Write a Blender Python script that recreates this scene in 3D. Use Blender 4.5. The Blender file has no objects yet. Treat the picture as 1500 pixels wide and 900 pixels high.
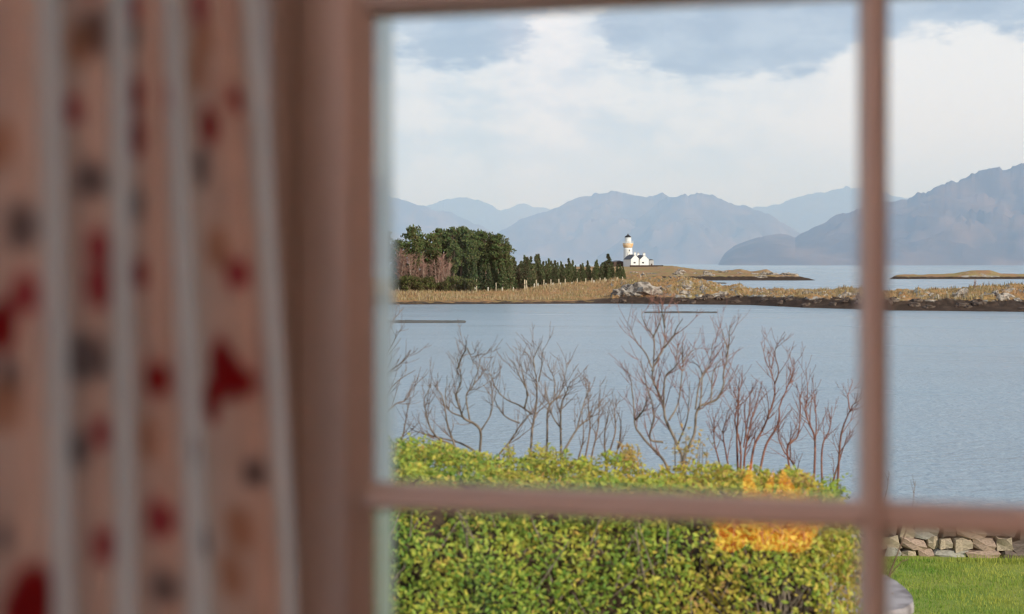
import bpy, math, random
import numpy as np
from mathutils import Vector, Matrix

random.seed(7)
RNG = np.random.default_rng(11)
SC = bpy.context.scene
COL = SC.collection

# ------------------------------------------------------------------ camera
YAW = math.radians(13.5)
FPX = 2083.33            # focal length in pixels of the 1500x900 frame (50 mm on 36 mm)
HZ = 384.0               # pixel row of the horizon
EYE = 10.0               # eye height above the sea
R = np.array([math.cos(YAW), math.sin(YAW), 0.0])
F = np.array([-math.sin(YAW), math.cos(YAW), 0.0])
cam_d = bpy.data.cameras.new('camera')
cam_d.lens = 50; cam_d.sensor_width = 36
cam_d.shift_y = -(450 - HZ) / 1500.0
cam_d.clip_start = 0.05; cam_d.clip_end = 40000
cam_d.dof.use_dof = True
cam_d.dof.focus_distance = 28.0
cam_d.dof.aperture_fstop = 3.1
cam = bpy.data.objects.new('camera', cam_d); COL.objects.link(cam)
cam.location = (0, 0, EYE); cam.rotation_euler = (math.radians(90), 0, YAW)
SC.camera = cam

SC.view_settings.view_transform = 'Standard'
SC.view_settings.look = 'None'
SC.view_settings.exposure = 0.0
SC.view_settings.gamma = 1.0
SC.view_settings.use_curve_mapping = False

# ------------------------------------------------------------------ sky
SKY_STRENGTH = 1.0
world = bpy.data.worlds.new('sky'); SC.world = world
world.use_nodes = True
wt = world.node_tree; wt.nodes.clear()
def wn(t, **kw):
    n = wt.nodes.new(t)
    for k, v in kw.items(): setattr(n, k, v)
    return n
def wmath(op, a, b=None, c=None, clamp=False):
    n = wn('ShaderNodeMath', operation=op); n.use_clamp = clamp
    for i, s in enumerate((a, b, c)):
        if s is None: continue
        if hasattr(s, 'is_linked'): wt.links.new(s, n.inputs[i])
        else: n.inputs[i].default_value = s
    return n.outputs[0]
def wsmooth(v, a, b):
    n = wn('ShaderNodeMapRange', interpolation_type='SMOOTHSTEP')
    wt.links.new(v, n.inputs['Value'])
    n.inputs['From Min'].default_value = a; n.inputs['From Max'].default_value = b
    return n.outputs['Result']
wtc = wn('ShaderNodeTexCoord')
wdir = wtc.outputs['Generated']
wsep = wn('ShaderNodeSeparateXYZ'); wt.links.new(wdir, wsep.inputs[0])
def wdot(vec):
    n = wn('ShaderNodeVectorMath', operation='DOT_PRODUCT'); wt.links.new(wdir, n.inputs[0])
    n.inputs[1].default_value = vec; return n.outputs['Value']
wu = wdot(tuple(R)); wz = wsep.outputs['Z']
def wnoise(scale, zs, detail, rough, off=(0, 0, 0)):
    m = wn('ShaderNodeMapping'); wt.links.new(wdir, m.inputs['Vector'])
    m.inputs['Scale'].default_value = (1, 1, zs); m.inputs['Location'].default_value = off
    n = wn('ShaderNodeTexNoise'); wt.links.new(m.outputs[0], n.inputs['Vector'])
    n.inputs['Scale'].default_value = scale; n.inputs['Detail'].default_value = detail
    n.inputs['Roughness'].default_value = rough
    return n.outputs['Fac']
nbig = wnoise(5.0, 2.2, 5, 0.6, (0.3, 0.1, 0.7))
nfine = wnoise(16.0, 2.6, 6, 0.62, (1.3, 2.1, 0.2))
def blob(px, py, rx, ry):
    du = wmath('DIVIDE', wmath('SUBTRACT', wu, (px - 750) / FPX), rx / FPX)
    dz = wmath('DIVIDE', wmath('SUBTRACT', wz, (HZ - py) / FPX), ry / FPX)
    d2 = wmath('ADD', wmath('MULTIPLY', du, du), wmath('MULTIPLY', dz, dz))
    return wmath('SUBTRACT', 1.0, wmath('SQRT', d2), clamp=True)
# grey cloud deck: begins above a ragged edge, bright cloud below it towards the horizon
edge = wmath('ADD', wz, wmath('MULTIPLY', wmath('SUBTRACT', nfine, 0.5), 0.10))
edge = wmath('ADD', edge, wmath('MULTIPLY', wmath('SUBTRACT', nbig, 0.5), 0.03))
edge = wmath('SUBTRACT', edge, wmath('MULTIPLY', blob(840, 50, 90, 90), 0.045))
edge = wmath('SUBTRACT', edge, wmath('MULTIPLY', blob(1420, 120, 220, 110), 0.03))
edge = wmath('ADD', edge, wmath('MULTIPLY', blob(1060, 70, 190, 70), 0.035))
deck = wsmooth(edge, 0.128, 0.150)
hole = wsmooth(nbig, 0.52, 0.70)                       # brighter gaps in the deck
deck = wmath('MULTIPLY', deck, wmath('SUBTRACT', 1.0, wmath('MULTIPLY', hole, 0.6)))
soft = wsmooth(nfine, 0.36, 0.64)                      # faint grey streaks in the bright cloud
def wmix(f, a, b):
    n = wn('ShaderNodeMix', data_type='RGBA'); wt.links.new(f, n.inputs[0])
    for k, s in ((6, a), (7, b)):
        if hasattr(s, 'is_linked'): wt.links.new(s, n.inputs[k])
        else: n.inputs[k].default_value = (*s, 1)
    return n.outputs[2]
white = wmix(soft, (0.94, 0.975, 1.02), (0.70, 0.80, 0.92))
white = wmix(wsmooth(blob(1420, 170, 420, 200), 0.05, 0.6), white, (1.02, 1.02, 1.03))
low = wmath('SUBTRACT', 1.0, wsmooth(wz, 0.03, 0.10))
white = wmix(low, white, (0.83, 0.935, 1.08))
grey = wmix(soft, (0.56, 0.66, 0.80), (0.42, 0.52, 0.67))
skyc = wmix(deck, white, grey)
wbg = wn('ShaderNodeBackground'); wt.links.new(skyc, wbg.inputs['Color'])
wbg.inputs['Strength'].default_value = SKY_STRENGTH
wo = wn('ShaderNodeOutputWorld'); wt.links.new(wbg.outputs[0], wo.inputs['Surface'])

# ------------------------------------------------------------------ sun (low, from the right and behind the house)
sun_d = bpy.data.lights.new('sun', 'SUN'); sun_d.energy = 4.2; sun_d.color = (1.0, 0.90, 0.75); sun_d.angle = math.radians(0.6)
sun = bpy.data.objects.new('sun', sun_d); COL.objects.link(sun)
sun.rotation_euler = Vector((0.80, -0.52, 0.42)).to_track_quat('Z', 'Y').to_euler()

# ------------------------------------------------------------------ helpers
ORG = {}
def at(px, py, d):
    """point seen at pixel (px, py) at forward distance d from the window seat"""
    return R * ((px - 750) / FPX * d) + F * d + np.array([0, 0, EYE + (HZ - py) / FPX * d])
def ground(px, d, z):
    p = R * ((px - 750) / FPX * d) + F * d
    return np.array([p[0], p[1], z])
def cw(r, f, z=0.0):
    p = R * r + F * f
    return np.array([p[0], p[1], z])

def mat(name, color, rough=0.8, noise=None, bump=0.0, bump_scale=20.0, spec=0.3, metallic=0.0, coord='Object'):
    m = bpy.data.materials.new(name); m.use_nodes = True
    nt = m.node_tree; b = nt.nodes['Principled BSDF']
    b.inputs['Base Color'].default_value = (*color, 1); b.inputs['Roughness'].default_value = rough
    b.inputs['Specular IOR Level'].default_value = spec; b.inputs['Metallic'].default_value = metallic
    tc = nt.nodes.new('ShaderNodeTexCoord')
    if noise:
        scale, c2, lo, hi = noise
        n = nt.nodes.new('ShaderNodeTexNoise'); n.inputs['Scale'].default_value = scale; n.inputs['Detail'].default_value = 6
        nt.links.new(tc.outputs[coord], n.inputs['Vector'])
        r = nt.nodes.new('ShaderNodeValToRGB'); r.color_ramp.elements[0].position = lo; r.color_ramp.elements[1].position = hi
        r.color_ramp.elements[0].color = (*color, 1); r.color_ramp.elements[1].color = (*c2, 1)
        nt.links.new(n.outputs['Fac'], r.inputs['Fac']); nt.links.new(r.outputs['Color'], b.inputs['Base Color'])
    if bump:
        n2 = nt.nodes.new('ShaderNodeTexNoise'); n2.inputs['Scale'].default_value = bump_scale; n2.inputs['Detail'].default_value = 5
        nt.links.new(tc.outputs[coord], n2.inputs['Vector'])
        bp = nt.nodes.new('ShaderNodeBump'); bp.inputs['Strength'].default_value = bump
        nt.links.new(n2.outputs['Fac'], bp.inputs['Height']); nt.links.new(bp.outputs[0], b.inputs['Normal'])
    return m
def colmat(name, rough=0.7, trans=0.0, spec=0.25):
    """colour comes from the mesh's own colour attribute 'tint' (leaf, fabric or stone colour)"""
    m = bpy.data.materials.new(name); m.use_nodes = True
    nt = m.node_tree; b = nt.nodes['Principled BSDF']
    b.inputs['Roughness'].default_value = rough; b.inputs['Specular IOR Level'].default_value = spec
    a = nt.nodes.new('ShaderNodeAttribute'); a.attribute_name = 'tint'
    nt.links.new(a.outputs['Color'], b.inputs['Base Color'])
    if trans:
        t = nt.nodes.new('ShaderNodeBsdfTranslucent'); nt.links.new(a.outputs['Color'], t.inputs['Color'])
        mx = nt.nodes.new('ShaderNodeMixShader'); mx.inputs[0].default_value = trans
        nt.links.new(b.outputs[0], mx.inputs[1]); nt.links.new(t.outputs[0], mx.inputs[2])
        nt.links.new(mx.outputs[0], nt.nodes['Material Output'].inputs['Surface'])
    return m

def tag(o, label=None, cat=None, group=None, kind=None):
    if label: o['label'] = label
    if cat: o['category'] = cat
    if group: o['group'] = group
    if kind: o['kind'] = kind
    return o
def empty(name, loc):
    o = bpy.data.objects.new(name, None); COL.objects.link(o)
    o.location = tuple(loc); o.empty_display_size = 0.1
    ORG[o.name] = np.array(loc, float); return o
def mk(name, verts, faces, m, parent=None, smooth=False, tint=None, origin=None):
    """one mesh object; verts in world space, stored relative to its parent's origin"""
    v = np.asarray(verts, float)
    po = ORG[parent.name] if parent is not None else np.zeros(3)
    if origin is None:
        if parent is not None: origin = po
        else:
            origin = (v.min(0) + v.max(0)) / 2; origin[2] = v[:, 2].min()
    origin = np.array(origin, float)
    me = bpy.data.meshes.new(name)
    if isinstance(faces, np.ndarray):
        k = faces.shape[1]; nf = len(faces)
        me.vertices.add(len(v)); me.vertices.foreach_set('co', (v - origin).astype(np.float32).ravel())
        me.loops.add(nf * k); me.loops.foreach_set('vertex_index', faces.astype(np.int32).ravel())
        me.polygons.add(nf); me.polygons.foreach_set('loop_start', np.arange(0, nf * k, k, dtype=np.int32))
        me.update(calc_edges=True)
    else:
        me.from_pydata([tuple(x) for x in (v - origin)], [], [tuple(f) for f in faces])
    me.validate()
    if smooth: me.polygons.foreach_set('use_smooth', [True] * len(me.polygons))
    if tint is not None:
        a = me.color_attributes.new('tint', 'FLOAT_COLOR', 'POINT')
        c = np.ones((len(v), 4), np.float32); c[:, :3] = tint
        a.data.foreach_set('color', c.ravel())
    if m is not None: me.materials.append(m)
    o = bpy.data.objects.new(name, me); COL.objects.link(o)
    if parent is not None: o.parent = parent
    o.location = tuple(origin - po)
    ORG[o.name] = origin
    return o

class MB:
    """collects boxes, tubes and lathes into one mesh"""
    def __init__(s): s.v = []; s.f = []
    def add(s, v, f):
        b = len(s.v); s.v += [tuple(x) for x in v]; s.f += [tuple(i + b for i in q) for q in f]
    def box(s, x0, x1, y0, y1, z0, z1):
        v = [(x, y, z) for z in (z0, z1) for y in (y0, y1) for x in (x0, x1)]
        s.add(v, [(0, 2, 3, 1), (4, 5, 7, 6), (0, 1, 5, 4), (2, 6, 7, 3), (0, 4, 6, 2), (1, 3, 7, 5)])
    def obox(s, c, ux, uy, hx, hy, z0, z1, inset=0.0):
        """oriented box: centre c, unit axes ux, uy (xy), half sizes; inset tapers the top"""
        c = np.array(c); ux = np.array(ux); uy = np.array(uy); v = []
        for z, k in ((z0, 0), (z1, inset)):
            for b in (-1, 1):
                for a in (-1, 1):
                    p = c + ux * a * (hx - k) + uy * b * (hy - k); v.append((p[0], p[1], z))
        s.add(v, [(0, 2, 3, 1), (4, 5, 7, 6), (0, 1, 5, 4), (2, 6, 7, 3), (0, 4, 6, 2), (1, 3, 7, 5)])
    def tube(s, pts, rad, n=5, cap=True):
        pts = np.asarray(pts, float); m = len(pts)
        rad = np.broadcast_to(np.asarray(rad, float), (m,))
        t = np.gradient(pts, axis=0); t /= np.linalg.norm(t, axis=1)[:, None] + 1e-12
        ref = np.array([0.31, 0.87, 0.38]); 
        if abs(t[0] @ ref) > 0.95: ref = np.array([1., 0, 0])
        a = np.cross(t, ref); a /= np.linalg.norm(a, axis=1)[:, None] + 1e-12
        b = np.cross(t, a)
        ang = np.arange(n) * 2 * math.pi / n
        v = (pts[:, None, :] + rad[:, None, None] * (np.cos(ang)[None, :, None] * a[:, None, :] + np.sin(ang)[None, :, None] * b[:, None, :])).reshape(-1, 3)
        f = [(i * n + j, i * n + (j + 1) % n, (i + 1) * n + (j + 1) % n, (i + 1) * n + j) for i in range(m - 1) for j in range(n)]
        if cap: f += [tuple(range(n - 1, -1, -1)), tuple(range((m - 1) * n, m * n))]
        s.add(v, f)
    def lathe(s, c, prof, n=24):
        v = []; 
        for r, z in prof:
            for j in range(n):
                a = 2 * math.pi * j / n; v.append((c[0] + r * math.cos(a), c[1] + r * math.sin(a), c[2] + z))
        m = len(prof)
        f = [(i * n + j, i * n + (j + 1) % n, (i + 1) * n + (j + 1) % n, (i + 1) * n + j) for i in range(m - 1) for j in range(n)]
        f += [tuple(range(n - 1, -1, -1)), tuple(range((m - 1) * n, m * n))]
        s.add(v, f)
    def build(s, name, m, parent=None, smooth=False, **kw): return mk(name, s.v, s.f, m, parent, smooth, **kw)

def copy_tree(o, parent=None):
    c = o.copy(); COL.objects.link(c); c.parent = parent
    for ch in o.children: copy_tree(ch, c)
    return c

def hash2(ix, iy, seed):
    h = (ix.astype(np.int64) * 374761393 + iy.astype(np.int64) * 668265263 + seed * 1442695041) & 0x7fffffff
    h = ((h ^ (h >> 13)) * 1274126177) & 0x7fffffff
    return ((h ^ (h >> 16)) & 0xffff) / 65535.0
def vnoise(x, y, seed=0):
    x = np.asarray(x, float); y = np.asarray(y, float)
    x0 = np.floor(x); y0 = np.floor(y); fx = x - x0; fy = y - y0
    fx = fx * fx * (3 - 2 * fx); fy = fy * fy * (3 - 2 * fy)
    a = hash2(x0, y0, seed); b = hash2(x0 + 1, y0, seed); c = hash2(x0, y0 + 1, seed); d = hash2(x0 + 1, y0 + 1, seed)
    return (a * (1 - fx) + b * fx) * (1 - fy) + (c * (1 - fx) + d * fx) * fy
def fbm(x, y, oct=4, seed=0, gain=0.5):
    s = 0; a = 1; t = 0
    for i in range(oct):
        s = s + a * (vnoise(np.asarray(x) * 2 ** i, np.asarray(y) * 2 ** i, seed + i * 17) - 0.5); t += a; a *= gain
    return s / t * 2
def grid_faces(nu, nv):
    i = np.arange(nu - 1)[:, None]; j = np.arange(nv - 1)[None, :]
    a = i * nv + j
    return np.stack([a, a + nv, a + nv + 1, a + 1], -1).reshape(-1, 4)
def sstep(a, b, x):
    t = np.clip((np.asarray(x, float) - a) / (b - a), 0, 1); return t * t * (3 - 2 * t)
def rocky(rx, ry, rz, seed, nu=10, nv=6, rough=0.35):
    rough *= 1.5
    """angular boulder, base at z = 0"""
    v = []; 
    for j in range(nv):
        th = math.pi * (0.02 + 0.60 * j / (nv - 1))
        for i in range(nu):
            ph = 2 * math.pi * i / nu
            p = np.array([math.cos(ph) * math.sin(th), math.sin(ph) * math.sin(th), math.cos(th)])
            n = 1 + rough * float(fbm(p[0] * 1.7 + 5 + seed, p[1] * 1.7 + p[2] * 1.3 + 9, 3, seed))
            v.append((p[0] * n * rx, p[1] * n * ry, max(p[2], -0.25) * n * rz))
    f = [(j * nu + i, (j + 1) * nu + i, (j + 1) * nu + (i + 1) % nu, j * nu + (i + 1) % nu) for j in range(nv - 1) for i in range(nu)]
    f.append(tuple(range(nu)))
    return np.array(v), f

# ================================================================== SEA AND LAND
def sea_material():
    m = bpy.data.materials.new('sea_water'); m.use_nodes = True
    nt = m.node_tree; b = nt.nodes['Principled BSDF']
    b.inputs['Base Color'].default_value = (0.30, 0.375, 0.43, 1)
    b.inputs['Roughness'].default_value = 0.22; b.inputs['IOR'].default_value = 1.33
    tc = nt.nodes.new('ShaderNodeTexCoord')
    h = None
    mp = nt.nodes.new('ShaderNodeMapping'); nt.links.new(tc.outputs['Object'], mp.inputs['Vector'])
    mp.inputs['Rotation'].default_value = (0, 0, -YAW + 0.12); mp.inputs['Scale'].default_value = (0.8, 1.0, 1.0)
    for sc, w in ((0.6, 0.40), (1.6, 0.40), (4.2, 0.20)):
        n = nt.nodes.new('ShaderNodeTexNoise'); n.inputs['Scale'].default_value = sc; n.inputs['Detail'].default_value = 3
        nt.links.new(mp.outputs[0], n.inputs['Vector'])
        k = nt.nodes.new('ShaderNodeMath'); k.operation = 'MULTIPLY_ADD'; k.inputs[1].default_value = w
        nt.links.new(n.outputs['Fac'], k.inputs[0])
        if h is None: k.inputs[2].default_value = 0
        else: nt.links.new(h, k.inputs[2])
        h = k.outputs[0]
    bp = nt.nodes.new('ShaderNodeBump'); bp.inputs['Strength'].default_value = 1.0; bp.inputs['Distance'].default_value = 0.55
    nt.links.new(h, bp.inputs['Height']); nt.links.new(bp.outputs[0], b.inputs['Normal'])
    # wind lanes and pale streaks: smoother and rougher patches of surface
    mp2 = nt.nodes.new('ShaderNodeMapping'); nt.links.new(tc.outputs['Object'], mp2.inputs['Vector'])
    mp2.inputs['Rotation'].default_value = (0, 0, -YAW + 0.05); mp2.inputs['Scale'].default_value = (0.012, 0.05, 1)
    n = nt.nodes.new('ShaderNodeTexNoise'); n.inputs['Scale'].default_value = 1.0; n.inputs['Detail'].default_value = 4
    nt.links.new(mp2.outputs[0], n.inputs['Vector'])
    r = nt.nodes.new('ShaderNodeMapRange'); r.inputs['From Min'].default_value = 0.35; r.inputs['From Max'].default_value = 0.7
    r.inputs['To Min'].default_value = 0.18; r.inputs['To Max'].default_value = 0.30
    nt.links.new(n.outputs['Fac'], r.inputs['Value']); nt.links.new(r.outputs[0], b.inputs['Roughness'])
    return m
SEA = sea_material()
sv = [cw(-16000, 20), cw(16000, 20), cw(16000, 16000), cw(-16000, 16000)]
tag(mk('sea', sv, [(0, 1, 2, 3)], SEA, origin=(0, 0, 0)), 'rippled grey-blue sea of the sound between garden and mountains', 'sea', kind='structure')

def land_material(name, grass1, grass2, rock, weed, band, soft):
    """weed below the tide line, rock where it is steep, two colours of winter grass above"""
    m = bpy.data.materials.new(name); m.use_nodes = True
    nt = m.node_tree; b = nt.nodes['Principled BSDF']; b.inputs['Roughness'].default_value = 0.9; b.inputs['Specular IOR Level'].default_value = 0.15
    geo = nt.nodes.new('ShaderNodeNewGeometry')
    sep = nt.nodes.new('ShaderNodeSeparateXYZ'); nt.links.new(geo.outputs['Position'], sep.inputs[0])
    sn = nt.nodes.new('ShaderNodeSeparateXYZ'); nt.links.new(geo.outputs['Normal'], sn.inputs[0])
    def noise(sc, d=5):
        n = nt.nodes.new('ShaderNodeTexNoise'); n.inputs['Scale'].default_value = sc; n.inputs['Detail'].default_value = d
        n.inputs['Roughness'].default_value = 0.65
        nt.links.new(geo.outputs['Position'], n.inputs['Vector']); return n.outputs['Fac']
    def mixc(f, a, c):
        n = nt.nodes.new('ShaderNodeMix'); n.data_type = 'RGBA'; nt.links.new(f, n.inputs[0])
        for k, s in ((6, a), (7, c)):
            if hasattr(s, 'is_linked'): nt.links.new(s, n.inputs[k])
            else: n.inputs[k].default_value = (*s, 1)
        return n.outputs[2]
    def ramp(v, a, c):
        n = nt.nodes.new('ShaderNodeMapRange'); n.interpolation_type = 'SMOOTHSTEP'
        nt.links.new(v, n.inputs[0]); n.inputs[1].default_value = a; n.inputs[2].default_value = c; return n.outputs[0]
    def ma(op, a, c):
        n = nt.nodes.new('ShaderNodeMath'); n.operation = op
        for k, s in ((0, a), (1, c)):
            if hasattr(s, 'is_linked'): nt.links.new(s, n.inputs[k])
            else: n.inputs[k].default_value = s
        return n.outputs[0]
    g = mixc(ramp(noise(0.12), 0.40, 0.62), grass1, grass2)
    g = mixc(ramp(noise(0.55), 0.52, 0.70), g, tuple(0.55 * x for x in grass1))
    rk = mixc(ramp(noise(0.9), 0.42, 0.62), rock, tuple(0.45 * x for x in rock))
    steep = ma('SUBTRACT', 1.0, sn.outputs['Z'])
    rm = ramp(ma('ADD', steep, ma('MULTIPLY', noise(0.25), 0.62)), 0.36, 0.47)
    c = mixc(rm, g, rk)
    at_ = nt.nodes.new('ShaderNodeAttribute'); at_.attribute_name = 'tide'
    hgt = ma('ADD', at_.outputs['Fac'], ma('MULTIPLY', ma('SUBTRACT', noise(0.35), 0.5), soft))
    wm = ma('SUBTRACT', 1.0, ramp(hgt, -0.25, 0.25))
    wd = mixc(ramp(noise(0.6), 0.45, 0.6), weed, tuple(1.7 * x for x in weed))
    c = mixc(wm, c, wd)
    nt.links.new(c, b.inputs['Base Color'])
    return m
WEED = (0.040, 0.026, 0.018)
M_NEAR = land_material('shore_grass_rock', (0.40, 0.21, 0.085), (0.30, 0.21, 0.075), (0.46, 0.40, 0.33), WEED, 1.25, 2.4)
M_SPIT = land_material('spit_grass_rock', (0.36, 0.20, 0.10), (0.30, 0.23, 0.09), (0.46, 0.40, 0.34), WEED, 1.9, 2.0)

def interp(tab, x):
    a = np.array(tab, float); return np.interp(x, a[:, 0], a[:, 1])
NEAR_TOP = [(380, 427), (560, 427), (700, 428), (760, 427), (800, 420), (850, 416), (880, 414), (915, 413), (960, 414), (985, 411), (1000, 409), (1020, 413), (1045, 417),
            (1060, 423), (1085, 420), (1096, 426), (1150, 428), (1200, 427), (1250, 426), (1290, 430), (1330, 428), (1380, 425), (1420, 424), (1450, 420), (1480, 418), (1500, 418), (1640, 415)]
NEAR_FRONT = [(380, 447), (560, 446.5), (900, 445), (1000, 446), (1100, 447), (1180, 451), (1250, 453), (1300, 455), (1500, 457), (1640, 459)]
NEAR_BAND = [(380, 0.6), (860, 0.7), (920, 2.0), (1050, 1.6), (1100, 2.2), (1640, 2.4)]
def near_params(px):
    df = EYE * FPX / (interp(NEAR_FRONT, px) - HZ)
    tc = np.interp(px, [380, 880, 940, 1640], [58, 58, 34, 34])
    tb = np.interp(px, [380, 880, 960, 1010, 1640], [330, 330, 150, 64, 58])
    hc = EYE - (interp(NEAR_TOP, px) - HZ) * (df + tc) / FPX
    return df, tc, tb, hc, interp(NEAR_BAND, px)
def near_elev(px, d):
    px = np.asarray(px, float); d = np.asarray(d, float)
    df, tc, tb, hc, bd = near_params(px)
    t = d - df
    z = np.where(t < 0, -1 + (t + 6) / 6.0 * 1.0, bd * sstep(0, 7, t) + (hc - bd) * sstep(4, 1.0, 1 - 0) * 0)
    up = sstep(5, tc, t)
    z = np.where(t >= 0, bd * sstep(-1, 7, t) * 0.9 + (hc - bd * 0.9) * up, np.minimum(z, 0))
    z = z + np.where(t > tc, np.clip((t - tc) / 200.0, 0, 1) * 1.2 * (tb > 200), 0)
    fall = sstep(tb - 12, tb, t)
    z = z * (1 - fall) - 1.5 * fall
    x = (px - 750) / FPX * d
    amp = np.where(px > 895, 1.0, 0.22)
    n = fbm(x / 9.0, d / 9.0, 4, 3) * 0.8 + np.abs(fbm(x / 3.0, d / 5.0, 4, 8, .65)) * 1.5 - 0.35
    return z + n * amp * sstep(0.5, 7, t) * (1 - fall)
def strip(name, m, elev, pxs, dfun, label, cat, nv=60, tide=None):
    pxs = np.asarray(pxs, float)
    P = np.repeat(pxs[:, None], nv, 1); D = np.stack([dfun(p, nv) for p in pxs])
    Z = elev(P, D)
    X = (P - 750) / FPX * D
    V = X[..., None] * R + D[..., None] * F; V[..., 2] = Z
    o = mk(name, V.reshape(-1, 3), grid_faces(len(pxs), nv), m, origin=(*V.reshape(-1, 3).mean(0)[:2], 0))
    T = Z - (tide(P) if tide else 1.3)
    o.data.attributes.new('tide', 'FLOAT', 'POINT').data.foreach_set('value', T.astype(np.float32).ravel())
    return tag(o, label, cat, kind='structure')
def near_d(p, nv):
    df, tc, tb, hc, bd = near_params(p)
    s = np.linspace(0, 1, nv) ** 1.7
    return df - 6 + s * (tb + 8)
strip('headland', M_NEAR, near_elev, np.concatenate([np.linspace(-700, 470, 120)[:-1], np.linspace(470, 1620, 840), np.linspace(1620, 2400, 90)[1:]]), near_d, 'low grassy headland with dark weed-covered shore in front of lighthouse', 'headland', 90, lambda p: np.interp(p, [380, 860, 915, 1045, 1090, 1640], [.35, .5, 1.8, 1.35, 2.0, 2.25]))

SPIT_TOP = [(840, 392), (900, 391), (915, 391), (958, 391), (970, 390.5), (985, 391), (1000, 393), (1030, 396.5), (1050, 398), (1070, 396), (1085, 394), (1100, 398), (1112, 396), (1122, 395), (1135, 401), (1150, 404), (1158, 401), (1170, 405), (1185, 408), (1197, 411.2)]
def spit_params(px):
    df = EYE * FPX / (411.0 - HZ) + 0 * px
    tc = np.interp(px, [840, 960, 1060, 1197], [110, 110, 60, 20])
    tb = np.interp(px, [840, 960, 1060, 1197], [260, 240, 130, 30])
    hc = np.maximum(EYE - (interp(SPIT_TOP, px) - HZ) * (df + tc) / FPX, -0.2)
    return df, tc, tb, hc
def spit_elev(px, d):
    px = np.asarray(px, float); d = np.asarray(d, float)
    df, tc, tb, hc = spit_params(px); t = d - df
    b = np.minimum(2.6, hc)
    z = np.where(t < 0, np.minimum(t / 5.0, 0), b * sstep(-1, 9, t) + (hc - b) * sstep(12, tc, t))
    fall = sstep(tb - 20, tb, t); z = z * (1 - fall) - 1.5 * fall
    x = (px - 750) / FPX * d
    n = fbm(x / 13.0, d / 16.0, 4, 21) * 1.0 + np.abs(fbm(x / 6.0, d / 7.0, 3, 28)) * 0.9 - 0.3
    amp = np.where((px < 962) & (t > 80), 0.25, 1.0) * sstep(1205, 1185, px)
    amp = np.where((px < 962) & (t > 80), 0.2, 1.0) * (1 - sstep(1185, 1200, px))
    return z + n * amp * sstep(0.5, 8, t) * (1 - fall)
strip('lighthouse_spit', M_SPIT, spit_elev, np.linspace(840, 1199, 260), lambda p, nv: spit_params(p)[0] - 5 + np.linspace(0, 1, nv) ** 1.4 * (spit_params(p)[2] + 8), 'low rocky spit running out from below the lighthouse', 'headland', 60, lambda p: 2.1 + 0 * p)

def islet(name, px0, px1, yfront, top, depth, label, m, amp=0.6, seed=40, n=120):
    df = EYE * FPX / (yfront - HZ)
    def el(px, d):
        t = (d - df) / depth; e = sstep(px0, px0 + (px1 - px0) * .06, px) * (1 - sstep(px1 - (px1 - px0) * .06, px1, px))
        hc = np.maximum(EYE - (interp(top, px) - HZ) * (df + depth * .5) / FPX, 0.05)
        z = hc * np.sin(np.clip(t, 0, 1) * math.pi) ** 0.6
        x = (px - 750) / FPX * d
        return (z + np.abs(fbm(x / (depth * .25), d / (depth * .25), 3, seed)) * amp * (t > 0) * (t < 1)) * e - 0.35 * (1 - e) - 0.4 * ((t <= 0) | (t >= 1)) + 0.02
    return strip(name, m, el, np.linspace(px0, px1, n), lambda p, nv: df + np.linspace(-0.04, 1.04, nv) * depth, label, 'islet', 26)
islet('skerry', 1296, 1640, 409, [(1296, 408), (1310, 403.5), (1340, 403), (1380, 403), (1405, 400), (1420, 397), (1450, 397), (1465, 401), (1480, 402), (1640, 402)], 40, 'long low rocky islet far out beyond the window bar', M_SPIT, 0.7, 44, 150)
M_MUD = mat('wet_weed', (0.060, 0.052, 0.042), 0.6, (0.5, (0.13, 0.115, 0.09), 0.35, 0.65))
islet('weed_bank', 470, 692, 473.5, [(470, 469.5), (640, 470.5), (692, 473)], 10, 'thin dark weed bank in the water near the left window edge', M_MUD, 0.1, 50, 60)
islet('weed_bank', 938, 1056, 459, [(938, 457.8), (1000, 456.6), (1056, 458.5)], 8, 'thin dark weed bank in the water behind the tallest bare shrub', M_MUD, 0.1, 51, 50)
islet('weed_bank', 1016, 1066, 416, [(1016, 413.8), (1040, 413.4), (1066, 414.6)], 14, 'small dark reef in the channel between headland and spit', M_MUD, 0.2, 52, 40)

# ---- garden ground
def mkground():
    rr = np.linspace(-28, 34, 125); ff = np.concatenate([np.linspace(1.55, 18.0, 60), np.linspace(18.3, 54, 50)])
    A, B = np.meshgrid(rr, ff, indexing='ij')
    Z = 6.4 - 8.4 * sstep(17.9, 46, B) ** 0.75 + fbm(A / 2.0, B / 2.0, 3, 5) * 0.035 + fbm(A / 3.0, B / 3.0, 3, 6) * 0.5 * sstep(19, 24, B) * (B > 19)
    V = A[..., None] * R + B[..., None] * F; V[..., 2] = Z
    return V.reshape(-1, 3), grid_faces(len(rr), len(ff))
M_LAWN = mat('lawn_turf', (0.17, 0.25, 0.035), 0.9, (1.3, (0.30, 0.30, 0.06), 0.35, 0.68))
gv, gf = mkground()
tag(mk('lawn', gv, gf, M_LAWN, origin=(0, 10, 6.4)), 'short green garden lawn sloping to the shore beyond the stone wall', 'lawn', kind='structure')

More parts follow.
